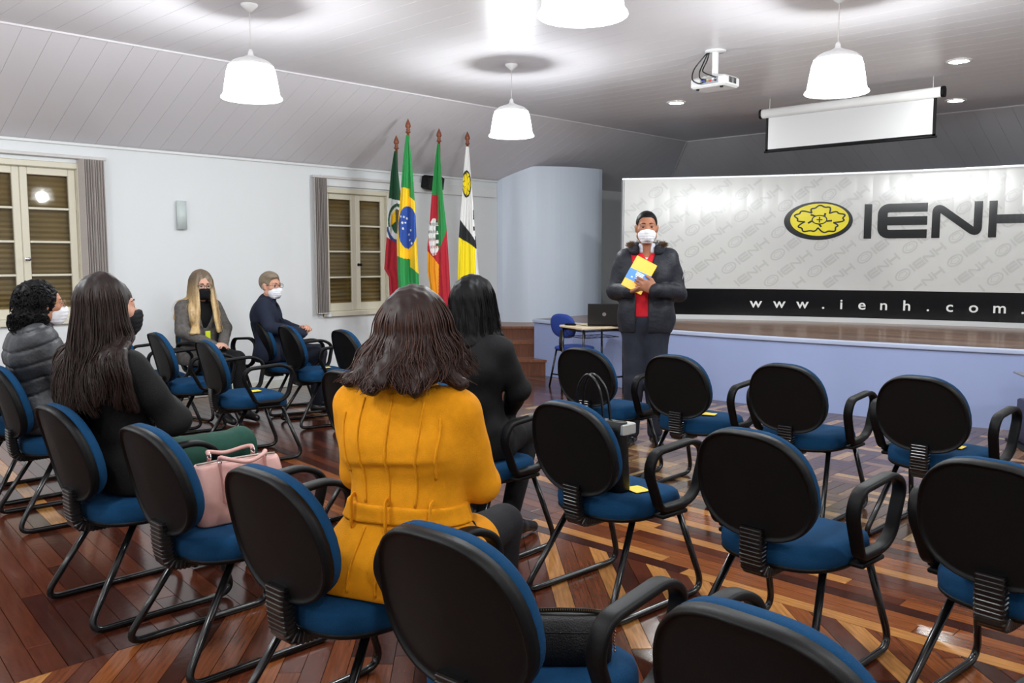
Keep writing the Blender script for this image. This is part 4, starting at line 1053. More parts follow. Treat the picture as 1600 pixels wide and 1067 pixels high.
def guides_to_hair(h, parent, m, guides, r0, r1, strands, m_s=None, hstep=.0062, jit=.016, sr=(.0022, .0009), extra=(), cut=None, bump=.0014, freq=140, wav=0.0, seed=1):
    """guides: list of (K,3) arrays in head space"""
    G = np.array([np.array(catmull(g, 4)) for g in guides]); S, K, _ = G.shape
    pr = []
    for g in G:
        for i in range(0, K-1, 2):
            j = min(i+2, K-1); t = i/(K-1); pr.append(cap(g[i], g[j], r0+(r1-r0)*t, r0+(r1-r0)*(j/(K-1)), .014))
    pr += list(extra)
    def post(V, X, Y, Z):
        V = V+bump*np.sin(freq*(X+.6*Y)+7*np.sin(9*Z))+bump*.7*np.sin(freq*1.9*(Y-.4*X)+5*np.sin(13*Z+2))
        return cut(V, X, Y, Z) if cut else V
    o = sdf_obj('hair', pr, hstep, m, parent, post, xf=h.xf)
    rng = np.random.default_rng(seed); lines = []
    for k in range(strands):
        i = rng.integers(0, S-1) if S > 1 else 0; u = rng.random(); g = G[i]*(1-u)+G[min(i+1, S-1)]*u
        if S > 1 and np.linalg.norm(G[i][0]-G[i+1][0])+np.linalg.norm(G[i][K//2]-G[i+1][K//2]) > .14: g = G[i].copy()
        tt = np.linspace(0, 1, K)[:, None]; rad = (r0+(r1-r0)*tt)
        dirv = g-np.array([0, -.01, .0])*1.0; dirv[:, 2] *= .15; dirv /= np.linalg.norm(dirv, axis=1, keepdims=True)+1e-9
        off = rng.normal(0, 1, 3)*jit; ph = rng.random()*6.28
        l = g+dirv*rad*(.86+.22*rng.random())+off*np.clip(tt*1.6, .15, 1)*np.array([1, .6, .3])+wav*np.sin(tt*14+ph)*np.clip(tt-.3, 0, 1)*np.array([1, .5, 0])
        L0 = 1-.18*rng.random()*(rng.random() < .5); n = K; idx = np.linspace(0, (K-1)*L0, n); l = np.stack([np.interp(idx, np.arange(K), l[:, c]) for c in range(3)], 1)
        lines.append(l)
    V, Q = strands_arr(np.array(lines), sr[0], sr[1]); s_ = np_obj('hair_strands', h.xf(V), Q, m_s or m, o); s_['kind'] = 'stuff'
    return o
def push_out(H, G, co, clear=.016):
    out = []
    for g in G:
        P = np.array([H.p(q) for q in g])
        for it in range(40):
            d = sdf_at(co, P); m = (d < clear) & (P[:, 2] < H.c[2]-.08)
            if not m.any(): break
            dr = np.stack([P[:, 0]*.8, np.where(np.abs(P[:, 1]) < .02, -.05, P[:, 1]), np.zeros(len(P))], 1); dr[:, 1] = np.where(dr[:, 1] > .03, dr[:, 1], -np.abs(dr[:, 1])-.04); dr /= np.linalg.norm(dr, axis=1, keepdims=True)+1e-9
            P[m] += dr[m]*.006
        out.append([H.R.T @ (q-H.c)/H.s for q in P])
    return out
def skull_guide(phi, zend, flare, push=(0, 0), n_h=6, top=.11, a=.080, b=.098, c=.096, wave=0.0, ph=0.0, part=0.0):
    """path from the crown over the skull and straight down; phi=0 back, +-90 sides, >90 towards the face"""
    f = math.radians(phi); out = []
    for th in (8, 30, 52, 74, 94):
        t = math.radians(th); out.append(np.array([a*math.sin(t)*math.sin(f)+part, -b*math.sin(t)*math.cos(f)-.012, .026+c*math.cos(t)]))
    base = out[-1].copy(); rad = nrm([math.sin(f), -math.cos(f), 0])
    for k in range(1, n_h+1):
        t = k/n_h; q = base+rad*flare*t**1.1+np.array([push[0]*t, push[1]*t, 0]); q[2] = base[2]+(zend-base[2])*t
        q += np.array([math.cos(f), math.sin(f), 0])*wave*math.sin(7*t+ph)*t; out.append(q)
    return out
def person_root(name, label, loc, yaw, prims, skin, h=.0075):
    o = sdf_obj('person', prims, h, skin); o.location = loc; o.rotation_euler = (0, 0, math.radians(yaw)); tag(o, label, 'person'); return o
def folds(amp, f=30.0, seed=0.0):
    return lambda V, X, Y, Z: V+amp*np.sin(f*(Z+.5*X)+2.5*np.sin(11*Y+seed)+seed)*np.sin(13*X+9*Y+5*Z+seed)+.6*amp*np.sin(f*1.7*(Z-.7*Y)+3*np.sin(8*X+seed))
def limbs(J, kind, g, sc=1.0):
    L = []
    for s in 'RL':
        if kind == 'arm': L += [cap(J['sh'+s], J['el'+s], .053*sc+g, .043*sc+g, .03), cap(J['el'+s], J['wr'+s], .043*sc+g, .030*sc+g*1.1, .02)]
        if kind == 'leg': L += [cap(J['hip'+s], J['kn'+s], .080*sc+g, .056*sc+g, .035), cap(J['kn'+s], J['an'+s], .056*sc+g, .037*sc+g, .025)]
    return L
def torso(J, g, w=1.0, d=1.0):
    p, wa, c = (np.array(J[k], float) for k in ('pelvis', 'waist', 'chest')); X = np.array([1., 0, 0]); ax = np.array([0, 1., 0])
    sR, sL = np.array(J['shR'], float), np.array(J['shL'], float); m = (sR+sL)/2
    return [cap(p-X*.075*w, p+X*.075*w, .108*d+g, None, .06, ax, 1.05), cap(wa-X*.055*w, wa+X*.055*w, .094*d+g, None, .06, ax, 1.08), cap(c-X*.075*w, c+X*.075*w, .110*d+g, None, .06, ax, 1.05), cap(m+(sL-m)*.80, m+(sR-m)*.80, .056+g, None, .06), cap(m+np.array([0, -.005, -.03]), np.array(J['neck'], float)+np.array([0, 0, .0]), .075+g*.5, .058+g*.3, .04)]
def shoe(J, s, length=.25, heel=.0, r=.040):
    a = np.array(J['an'+s], float); t = nrm(np.array(J.get('toe'+s, a+np.array([0, .2, 0])))-a*np.array([1, 1, 0])) if False else np.array(J.get('toe'+s, a+np.array([0, .18, -.06])), float)
    hl = a+np.array([0, -.03, 0]); hl[2] = r+heel; t2 = t.copy(); t2[2] = r*.8; mid = (hl+t2)/2; mid[2] = r+heel*.5
    L = [cap(hl, mid, r, r*.95, .02), cap(mid, t2, r*.95, r*.72, .02), cap(a+np.array([0, 0, .03]), hl+np.array([0, .012, .01]), r*.95, r, .02)]
    if heel > 0: L.append(cap(hl+np.array([0, -.012, -.02]), np.array([hl[0], hl[1]-.015, .012]), .02, .014, .008))
    return L
def shoes(o, J, m, **k):
    for s in 'RL':
        def post(V, X, Y, Z): return smax(V, .003-Z, .004)
        sdf_obj('shoe', shoe(J, s, **k), .007, m, o, post)
def J_seated(s=1.0, lean=0.0, hw=.172, knee=(.105, .43, .535), ankle=(.11, .40, .10), el=(.245, .05, .80), wr=(.055, .27, .67), head=(0, .03, 1.20), pz=.575, fwd=0.0):
    J = {}
    def S(p, m=1): return (p[0]*m*s, p[1]*s, pz+(p[2]-.575)*s if p[2] > .575 else p[2])
    l = lean
    J['pelvis'] = S((0, 0+fwd, .575)); J['waist'] = S((0, -.015+l*.15+fwd, .735)); J['chest'] = S((0, -.02+l*.36+fwd, .90)); J['neck'] = S((0, -.01+l*.50+fwd, 1.055)); J['head'] = S((head[0], head[1]+l*.6+fwd, head[2]))
    for k, m in (('R', 1), ('L', -1)):
        J['sh'+k] = S((hw, -.02+l*.43+fwd, .995), m); J['el'+k] = S((el[0], el[1]+l*.3+fwd, el[2]), m); J['wr'+k] = S((wr[0], wr[1]+fwd, wr[2]), m)
        J['hip'+k] = S((.088, .02+fwd, .560), m); J['kn'+k] = (knee[0]*m*s, knee[1]*s+fwd, knee[2]); J['an'+k] = (ankle[0]*m*s, ankle[1]*s+fwd, ankle[2]); J['toe'+k] = (ankle[0]*1.2*m*s, ankle[1]*s+.19+fwd, .03)
    return J
def skinm(name, rgb): return mat(name, rgb, .55, noise=(14, .05), spec=.35)
SK_tan = skinm('skin_tan', (158, 106, 80)); SK_fair = skinm('skin_fair', (206, 158, 136)); SK_pink = skinm('skin_pink', (200, 148, 124)); SK_mid = skinm('skin_medium', (176, 122, 94))
def cloth(name, rgb, rough=.85, bs=260, bst=.25, noise=.10, sheen=.2): return mat(name, rgb, rough, noise=(40, noise), bump=(bs, bst), sheen=0.0, spec=.25)
M_hairB = mat('hair_black', (9, 8, 10), .5, noise=(60, .4, (6, 6, 1)), spec=.14)
def body_prims(J, H, hands, w=1.0, arms=True, fem=False):
    L = torso(J, -.012, w)+limbs(J, 'arm', -.006)+limbs(J, 'leg', -.008)
    L += [cap(np.array(J['neck'])+np.array([0, -.0, -.05]), H.p((0, -.012, -.075)), .054, .049, .02)]+H.prims(fem)
    for s, m in (('R', 1), ('L', -1)):
        an = np.array(J['an'+s]); t = np.array(J['toe'+s]); L += [cap(an, [an[0], an[1]-.02, .04], .034, .030, .02), cap([an[0], an[1]-.02, .04], [t[0], t[1]-.03, .032], .030, .024, .02)]
        hd = hands[s]; L += hand_prims(J['wr'+s], hd[0], hd[1], m, *(hd[2:] if len(hd) > 2 else (.6, .95)))
    return L

# ---------------------------------------------------------------- woman in the yellow coat (seen from behind)
def yellow_coat_woman():
    J = J_seated(.99, lean=.02, hw=.160, el=(.232, .03, .80), wr=(.07, .25, .72), head=(0, .035, 1.205), knee=(.11, .44, .54))
    J['shR'] = (.166, -.02, .995); J['shL'] = (-.170, -.02, .995); J['elR'] = (.192, .07, .775); J['elL'] = (-.205, .05, .775); J['head'] = (0.012, .04, 1.197)
    J['toeR'] = (.16, .56, .03)
    H = Head(J['head'], -6, 4)
    o = person_root('person', 'seated woman in a belted mustard yellow coat, seen from behind', (-1.93, 1.57, 0), 22, body_prims(J, H, {'R': ((-.7, .6, 0), (0, -.3, -1)), 'L': ((.7, .6, .1), (0, -.3, -1))}), SK_mid)
    My = cloth('mustard_wool', (206, 134, 6), .9, 420, .3, .06, .35)
    X = np.array([1., 0, 0]); ax = np.array([0, 1., 0])
    co = torso(J, .013, 1.10, 1.05)+limbs(J, 'arm', .010)
    co += [cap((-.10, -.015, .52), (.10, -.015, .52), .150, None, .06, ax, 1.02), cap((-.115, .02, .500), (.115, .02, .500), .125, None, .05), cap((.09, .05, .53), (.10, .20, .545), .105, .09, .06), cap((-.09, .05, .53), (-.10, .20, .545), .105, .09, .06)]
    co += [cap((-.17, -.12, .50), (.17, -.12, .50), .055, None, .05)]
    # stand-up collar
    for a in range(-150, 151, 30):
        t = math.radians(a); co.append(cap((.068*math.sin(t), -.012-.066*math.cos(t), 1.045), (.062*math.sin(t), -.004-.058*math.cos(t), 1.09), .016, .013, .02))
    fo = folds(.0018, 24, 1.0)
    def crease(V, X, Y, Z):
        V = fo(V, X, Y, Z)
        m_ = np.exp(-(X/.15)**4); V = V+.004*m_*np.exp(-((Z-.845-.10*X)/.008)**2)-.0045*m_*np.exp(-((Z-.862-.10*X)/.012)**2)   # deep horizontal fold below the shoulder blades
        V = V-.016*np.exp(-((Z-.60)/.10)**2)*(Y < 0)
        return smax(V, .477-Z, .008)
    coat = sdf_obj('coat', co, .0075, My, o, crease)
    def belt(V, X, Y, Z):
        V = crease(V, X, Y, Z)-.009; c = .705+.02*X-.03*Y
        return smax(V, np.abs(Z-c)-.027, .006)
    bl = sdf_obj('belt', [p for p in co if True][:5]+co[9:15], .006, My, coat, belt, grow=.03)
    def back_y(x, z):
        ys = np.linspace(-.30, .0, 240); v = crease(sdf_at(co, np.stack([np.full(240, x), ys, np.full(240, z)], 1)), np.full(240, x), ys, np.full(240, z)); i = np.argmax(v < 0); return ys[i] if v[i] < 0 else -.12
    def seam(pts, r=.0042, name='seam'):
        P = []
        for (x, z) in catmull([(a, b, 0) for a, b in pts], 8) and [(q[0], q[1]) for q in catmull([(a, b, 0) for a, b in pts], 8)]: P.append((x, back_y(x, z)-.0015, z))
        b_ = MB(); b_.tube(P, r, 6); b_.build(name, My, coat, True)
    seam([(.0, 1.05), (-.002, .95), (-.004, .82), (-.004, .735)]); seam([(-.004, .675), (-.006, .58), (-.008, .50)])
    seam([(.095, 1.03), (.095, .95), (.085, .84), (.078, .74)]); seam([(-.095, 1.03), (-.095, .95), (-.085, .84), (-.078, .74)])
    seam([(.078, .67), (.092, .58), (.10, .50)]); seam([(-.078, .67), (-.092, .58), (-.10, .50)])
    seam([(.148, .99), (.152, .95), (.145, .89), (.135, .82)]); seam([(-.148, .99), (-.152, .95), (-.145, .89), (-.135, .82)])
    for x in (-.005, .125, -.125):
        y = back_y(x, .705)-.012; b_ = MB(); b_.sweep(catmull([(x, y+.012, .662), (x+.002, y-.008, .668), (x+.003, y-.012, .705), (x+.002, y-.008, .748), (x, y+.012, .755)], 5), rrect(.014, .005, .002, 2), up=(1, 0, 0)); b_.build('belt_loop', My, coat)
    sdf_obj('trousers', limbs(J, 'leg', .006)[:4], .010, cloth('black_trousers', (20, 20, 24)), o)
    shoes(o, J, mat('black_leather', (16, 16, 17), .3), heel=.03)
    Mh = mat('hair_dark_brown', (36, 21, 17), .5, noise=(50, .5, (8, 8, 1)), spec=.3); Mh2 = mat('hair_auburn', (58, 32, 22), .45, spec=.35)
    G = []
    for i, ph in enumerate(range(-118, 119, 14)):
        back = math.cos(math.radians(ph)); zend = -.098-.012*max(0, back)-.016*math.sin(i*1.9)
        G.append(skull_guide(ph, zend, .062+.016*math.sin(i*2.3), (0.0, -.03*max(0, back)), wave=.014, ph=i*1.3, a=.078, b=.10, c=.098))
    G = push_out(H, G, co)
    guides_to_hair(H, o, Mh, G, .020, .020, 1500, Mh2, jit=.014, sr=(.0028, .0010), extra=[ell((0, -.014, .036), (.082, .100, .092), None, .02)], wav=.012, seed=3)
    return o
yellow_coat_woman()

# ---------------------------------------------------------------- woman with the black bob
def bob_woman():
    J = J_seated(.99, lean=.05, hw=.170, el=(.225, .07, .80), wr=(.06, .27, .66), head=(0, .03, 1.20), ankle=(.10, .20, .10), knee=(.10, .42, .54))
    J['toeR'] = (.13, .40, .03); J['toeL'] = (-.13, .36, .03)
    H = Head(J['head'], -8, 5)
    o = person_root('person', 'seated woman with a glossy black bob and black coat, seen from behind', (-3.03, 2.835, 0), 14, body_prims(J, H, {'R': ((-.7, .6, 0), (0, -.3, -1)), 'L': ((.7, .6, .1), (0, -.3, -1))}), SK_fair)
    Mk = cloth('black_wool', (9, 9, 11), .8, 300, .2)
    co = torso(J, .015, 1.08, 1.05)+limbs(J, 'arm', .013)+[cap((-.1, 0, .54), (.1, 0, .54), .13, None, .06), cap((-.10, .05, .53), (-.105, .20, .54), .10, .09, .05), cap((.10, .05, .53), (.105, .20, .54), .10, .09, .05)]
    for a in range(-150, 151, 30):
        t = math.radians(a); co.append(cap((.066*math.sin(t), .01-.062*math.cos(t), 1.055), (.060*math.sin(t), .015-.055*math.cos(t), 1.095), .017, .014, .02))
    fo = folds(.003, 26, 2.0); sdf_obj('coat', co, .0085, Mk, o, lambda V, X, Y, Z: smax(fo(V, X, Y, Z), .477-Z, .008))
    sdf_obj('trousers', limbs(J, 'leg', .010), .010, cloth('black_jeans', (22, 22, 26)), o)
    shoes(o, J, mat('black_leather', (16, 16, 17), .3), heel=.04)
    G = []
    for i, ph in enumerate(range(-125, 126, 14)):
        g = skull_guide(ph, -.160-.015*math.cos(math.radians(ph)), .026, (0, -.012), a=.082, b=.104, c=.100)
        g[-1] = g[-1]+np.array([math.sin(math.radians(ph)), -math.cos(math.radians(ph)), 0])*.014+np.array([0, 0, .006]); G.append(g)
    guides_to_hair(H, o, M_hairB, G, .021, .022, 600, jit=.008, extra=[ell((0, -.014, .036), (.084, .104, .094), None, .02)], wav=.008, seed=5)
bob_woman()

# ---------------------------------------------------------------- woman with long brown hair, arms folded, green trousers
def long_hair_woman():
    J = J_seated(1.0, lean=-.12, hw=.170, head=(0, .04, 1.215), knee=(.10, .47, .56))
    J['knR'] = (.06, .50, .585); J['knL'] = (-.12, .44, .54); J['anR'] = (.02, .62, .18); J['anL'] = (-.1, .40, .1); J['toeR'] = (.02, .78, .14); J['toeL'] = (-.12, .58, .03)
    J['elR'] = (.235, .08, .77); J['wrR'] = (-.06, .22, .79); J['elL'] = (-.235, .08, .77); J['wrL'] = (.0, .15, .80)
    J['toeR'] = (.03, .76, .03); J['anR'] = (.05, .58, .10)
    H = Head((0, -.045, 1.218), -12, 5)
    o = person_root('person', 'woman with very long brown hair, black jacket and folded arms, green trousers', (-3.62, 1.44, 0), 6, body_prims(J, H, {'R': ((-.8, .0, -.5), (0, -1, 0), .9, .9), 'L': ((.9, 0, -.35), (0, -1, 0), .9, .9)}), SK_pink)
    Mk = cloth('black_velvet', (8, 8, 9), .8, 200, .2)
    co = torso(J, .016, 1.08, 1.06)+limbs(J, 'arm', .018)+[cap((-.1, 0, .55), (.1, 0, .55), .125, None, .06)]
    for a in range(-140, 141, 28):
        t = math.radians(a); co.append(cap((.07*math.sin(t), -.065-.060*math.cos(t), 1.05), (.064*math.sin(t), -.06-.054*math.cos(t), 1.09), .016, .013, .02))
    fo = folds(.004, 22, 3.0); sdf_obj('jacket', co, .0085, Mk, o, lambda V, X, Y, Z: smax(fo(V, X, Y, Z), .48-Z, .008))
    fo2 = folds(.002, 30, 1.0); sdf_obj('trousers', limbs(J, 'leg', .014)+[cap((-.09, 0, .565), (.09, 0, .565), .105, None, .05)], .009, cloth('bottle_green_trousers', (20, 62, 50), .75, 400, .1), o, lambda V, X, Y, Z: smax(fo2(V, X, Y, Z), .477-Z, .006)) if False else sdf_obj('trousers', limbs(J, 'leg', .014)+[cap((-.09, 0, .58), (.09, 0, .58), .105, None, .05)], .009, cloth('bottle_green_trousers', (20, 62, 50), .75, 400, .1), o, fo2)
    shoes(o, J, mat('black_leather', (16, 16, 17), .3), heel=.03)
    face_mask(H, o, cloth('black_mask', (16, 16, 20), .8)); eyes(H, o, mat('brow_dark', (40, 28, 22), .7))
    Mh = mat('hair_long_brown', (32, 22, 20), .5, noise=(50, .5, (8, 8, 1)), spec=.3); Mh2 = mat('hair_brown_tips', (44, 29, 24), .5, spec=.3)
    G = []
    for i, ph in enumerate(range(-112, 113, 14)):
        back = max(0, math.cos(math.radians(ph))); right = ph > 30
        G.append(skull_guide(ph, (-.36 if right else -.50)-.04*math.sin(i*1.7), .035+.02*back, (0, -.075*back), n_h=9, wave=.016, ph=i*1.1, a=.080, b=.102, c=.098))
    G = push_out(H, G, co, .012)
    guides_to_hair(H, o, Mh, G, .021, .015, 1300, Mh2, jit=.015, sr=(.0026, .0010), extra=[ell((0, -.014, .036), (.083, .102, .093), None, .02)], wav=.014, seed=7)
long_hair_woman()

# ---------------------------------------------------------------- curly haired woman in grey padded jacket
def curly_woman():
    J = J_seated(.98, lean=-.03, hw=.168, el=(.235, .08, .79), wr=(.06, .30, .68), head=(0, .045, 1.185))
    H = Head(J['head'], 0, 0)
    o = person_root('person', 'curly dark haired woman in a grey padded jacket with white mask, far left', (-5.175, 1.615, 0), -6, body_prims(J, H, {'R': ((-.7, .6, 0), (0, -.3, -1)), 'L': ((.7, .6, .1), (0, -.3, -1))}), SK_mid)
    Mg = mat('grey_nylon', (40, 42, 46), .5, noise=(30, .12), bump=(60, .3))
    co = torso(J, .030, 1.08, 1.08)+limbs(J, 'arm', .026)+[cap((-.1, 0, .55), (.1, 0, .55), .13, None, .06)]
    for a in range(-150, 151, 30):
        t = math.radians(a); co.append(cap((.072*math.sin(t), -.02-.068*math.cos(t), 1.035), (.068*math.sin(t), -.015-.062*math.cos(t), 1.075), .022, .018, .02))
    def pad_(V, X, Y, Z):
        u = (Z*1.0-.35*Y) % .085; return smax(V+.010*np.exp(-((u-.0425)/.006)**2)+.002*np.sin(60*X+20*Z), .48-Z, .008)
    sdf_obj('jacket', co, .0085, Mg, o, pad_)
    sdf_obj('shirt_collar', [cap((.03*math.sin(math.radians(a)), -.005+.058*math.cos(math.radians(a)), 1.05), (.05*math.sin(math.radians(a)), .005+.05*math.cos(math.radians(a)), 1.095), .016, .012, .02) for a in range(-150, 151, 30)], .006, cloth('white_shirt', (224, 226, 234)), o)
    sdf_obj('trousers', limbs(J, 'leg', .012), .010, cloth('dark_jeans', (28, 30, 40)), o)
    shoes(o, J, mat('tan_shoe', (130, 84, 52), .5))
    face_mask(H, o, cloth('white_mask', (226, 226, 230), .8)); eyes(H, o, mat('brow_dark', (40, 28, 22), .7)); glasses(H, o, mat('gold_rim', (150, 120, 80), .3, metal=.6))
    rng = np.random.default_rng(11); pr = [ell((0, -.035, .030), (.104, .112, .104), None, .02), ell((0, -.06, -.065), (.112, .095, .090), None, .03)]
    def cut(V, X, Y, Z): return V+.010*np.sin(95*X+3*np.sin(60*Z))*np.sin(100*Z+2*np.sin(70*Y))*np.sin(98*Y+1)
    def cutc(V, X, Y, Z): V = cut(V, X, Y, Z); return smax(V, -(np.sqrt((X/.075)**2+((Y-.10)/.075)**2+((Z+.02)/.105)**2)-1)*.07, .01)
    hr = sdf_obj('hair', pr, .006, M_hairB, o, cutc, xf=H.xf)
    lines = []
    for k in range(700):
        u = rng.normal(0, 1, 3); u /= np.linalg.norm(u); 
        if u[1] > .35 and u[2] < .6: continue
        c = np.array([0, -.035, .02]) if u[2] > -.1 else np.array([0, -.055, -.04]); p0 = c+u*np.array([.108, .114, .106]); t = np.linspace(0, 1, 16)[:, None]
        tang = nrm(np.cross(u, rng.normal(0, 1, 3))); bi = np.cross(u, tang); ang = t*9+rng.random()*6
        lines.append(p0+u*(.004+.012*t)+tang*.012*np.cos(ang)+bi*.012*np.sin(ang)+np.array([0, 0, -.045])*t)
    V, Q = strands_arr(np.array(lines), .0035, .0016); s_ = np_obj('hair_curls', H.xf(V), Q, M_hairB, hr); s_['kind'] = 'stuff'
curly_woman()

# ---------------------------------------------------------------- blonde woman in grey blazer
def blonde_woman():
    J = J_seated(.97, lean=.03, hw=.165, el=(.225, .06, .79), wr=(.05, .29, .66), head=(0, .03, 1.195), ankle=(.10, .47, .10), knee=(.08, .46, .545))
    H = Head(J['head'], -12, -2)
    o = person_root('person', 'blonde woman in glasses, black mask and grey blazer sitting by the wall', (-7.46, 3.66, 0), -84, body_prims(J, H, {'R': ((-.75, .55, .1), (0, -.3, -1), .7, .9), 'L': ((.75, .55, .15), (0, -.3, -1), .7, .9)}), SK_fair)
    Mg = cloth('grey_tweed', (92, 88, 85), .9, 500, .3, .25)
    co = torso(J, .014, 1.02, 1.03)+limbs(J, 'arm', .014)+[cap((-.09, 0, .54), (.09, 0, .54), .125, None, .06), cap((-.10, .05, .53), (-.10, .22, .545), .095, .085, .05), cap((.10, .05, .53), (.10, .22, .545), .095, .085, .05)]
    fo = folds(.0025, 26, 4.0)
    def op(V, X, Y, Z):
        V = fo(V, X, Y, Z); w = .018+.10*np.clip((Z-.80)/.25, 0, 1)
        return smax(smax(V, np.minimum(w-np.abs(X), np.minimum(Y-.0, Z-.78)) if False else np.minimum(np.minimum(w-np.abs(X), Y-.03), Z-.80), .006), .477-Z, .008)
    jk = sdf_obj('blazer', co, .0075, Mg, o, op)
    sdf_obj('black_top', torso(J, .006, 1.0)+[cap((0, .0, 1.02), (0, .02, 1.10), .062, .058, .02)], .010, cloth('black_knit', (18, 18, 20)), o)
    for s in (-1, 1):
        b_ = MB(); b_.prism([(s*.035, 0), (s*.105, .10), (s*.12, .19), (s*.07, .235), (s*.055, .10)][::s], -.004, .004, lambda x, y, z: (x, .125-.38*abs(x)-(y*.28)+z, .80+y)); b_.build('lapel', Mg, jk)
    b_ = MB(); b_.box((.02, .155, .74), (.05, .008, .08), bev=.002); b_.build('yellow_badge', mat('neon_badge', (196, 208, 30), .5), o)
    sdf_obj('trousers', limbs(J, 'leg', .010), .010, cloth('black_leggings', (18, 18, 20)), o)
    shoes(o, J, mat('black_leather', (16, 16, 17), .3), heel=.03, r=.042)
    face_mask(H, o, cloth('black_mask', (16, 16, 20), .8)); eyes(H, o, mat('brow_fair', (96, 72, 56), .7)); glasses(H, o, mat('dark_rim', (36, 26, 24), .3))
    Mh = mat('hair_blonde', (196, 166, 118), .45, noise=(40, .3, (8, 8, 1)), spec=.5); nt = Mh.node_tree; tc = nt.nodes.new('ShaderNodeTexCoord'); sx_ = nt.nodes.new('ShaderNodeSeparateXYZ'); mr_ = nt.nodes.new('ShaderNodeMapRange'); mx_ = nt.nodes.new('ShaderNodeMix'); mx_.data_type = 'RGBA'
    mr_.inputs['From Min'].default_value = 1.06; mr_.inputs['From Max'].default_value = 1.24; bs_ = nt.nodes['Principled BSDF']; src_ = bs_.inputs['Base Color'].links[0].from_socket   # darker roots grown out
    nt.links.new(tc.outputs['Object'], sx_.inputs[0]); nt.links.new(sx_.outputs[2], mr_.inputs['Value']); nt.links.new(mr_.outputs[0], mx_.inputs['Factor']); nt.links.new(src_, mx_.inputs['A']); mx_.inputs['B'].default_value = lin((104, 88, 70))+(1,); nt.links.new(mx_.outputs['Result'], bs_.inputs['Base Color'])
    G = []
    for i, ph in enumerate(list(range(-132, -59, 12))+list(range(-48, 49, 16))+list(range(60, 133, 12))):
        front = abs(ph) > 85; zend = -.40 if front else (-.30 if abs(ph) > 50 else -.22)
        G.append(skull_guide(ph, zend, .020 if not front else .014, ((.018*(1 if ph > 0 else -1)) if front else 0, .085 if front else -.02), n_h=8, wave=.010, ph=i*1.2, a=.080, b=.100, c=.097))
    G = push_out(H, G, co, .010)
    hr = guides_to_hair(H, o, Mh, G, .019, .013, 600, Mh, extra=[ell((0, -.018, .054), (.074, .090, .066), None, .02)], jit=.010, wav=.012, seed=9)
blonde_woman()

# ---------------------------------------------------------------- elderly man in navy suit
def elderly_man():
    J = J_seated(.975, lean=-.04, hw=.178, el=(.245, .05, .81), wr=(.05, .30, .735), head=(0, .04, 1.185), ankle=(.10, .44, .10), knee=(.10, .44, .54))
    H = Head(J['head'], -34, 0)
    o = person_root('person', 'elderly man with white mask and glasses in a navy suit, hands clasped', (-7.21, 4.22, 0), -40, body_prims(J, H, {'R': ((-.6, .5, .55), (-.6, -.2, -.6), .9, 1.0), 'L': ((.6, .5, .55), (.6, -.2, -.6), .9, 1.0)}, 1.08), SK_pink)
    Mn = cloth('navy_suiting', (27, 33, 50), .8, 400, .12)
    co = torso(J, .018, 1.12, 1.10)+limbs(J, 'arm', .016)+[cap((-.1, 0, .54), (.1, 0, .54), .125, None, .06)]
    fo = folds(.003, 24, 5.0)
    def op(V, X, Y, Z):
        V = fo(V, X, Y, Z); w = .008+.09*np.clip((Z-.86)/.2, 0, 1)
        return smax(smax(V, np.minimum(np.minimum(w-np.abs(X), Y-.03), Z-.70), .006), .477-Z, .008)
    jk = sdf_obj('suit_jacket', co, .008, Mn, o, op)
    sdf_obj('shirt', torso(J, .006, 1.08)+[cap((0, .0, 1.02), (0, .012, 1.085), .060, .056, .02)], .010, cloth('dark_blue_shirt', (34, 42, 66)), o)
    for s in (-1, 1):
        b_ = MB(); b_.prism([(s*.02, 0), (s*.085, .11), (s*.10, .20), (s*.06, .24), (s*.045, .10)][::s], -.004, .004, lambda x, y, z: (x, .142-.30*abs(x)-(y*.33)+z, .80+y)); b_.build('lapel', Mn, jk)
    sdf_obj('trousers', limbs(J, 'leg', .016)+[cap((-.09, 0, .58), (.09, 0, .58), .11, None, .05)], .009, cloth('navy_trousers', (22, 26, 38)), o, folds(.002, 28, 2))
    shoes(o, J, mat('black_leather', (16, 16, 17), .3))
    face_mask(H, o, cloth('white_mask', (226, 226, 230), .8), peak=.012); eyes(H, o, mat('brow_grey', (130, 115, 100), .7)); glasses(H, o, mat('thin_rim', (110, 90, 80), .3, metal=.5))
    Mh = mat('hair_ash', (126, 112, 94), .5, noise=(50, .35, (8, 8, 1)))
    def cut(V, X, Y, Z):
        V = V+.0015*np.sin(140*X+40*Y); q_ = (np.abs(X)/.064)**4+(np.abs(Z+.03)/.100)**4; V = smax(V, np.minimum((1-q_**.25)*.06, Y-.030), .005)
        V = smax(V, -.035-Z+.0*Y-.45*np.minimum(0, Y+.02)*-1, .008); return smax(V, -(np.sqrt(((np.abs(X)-.08)/.03)**2+((Y+.0)/.03)**2+((Z+.02)/.045)**2)-1)*.03, .005)
    sdf_obj('hair', [ell((0, -.016, .038), (.084, .104, .098), None, .01), ell((.02, .03, .085), (.06, .06, .035), None, .02)], .005, Mh, o, cut, xf=H.xf)
elderly_man()

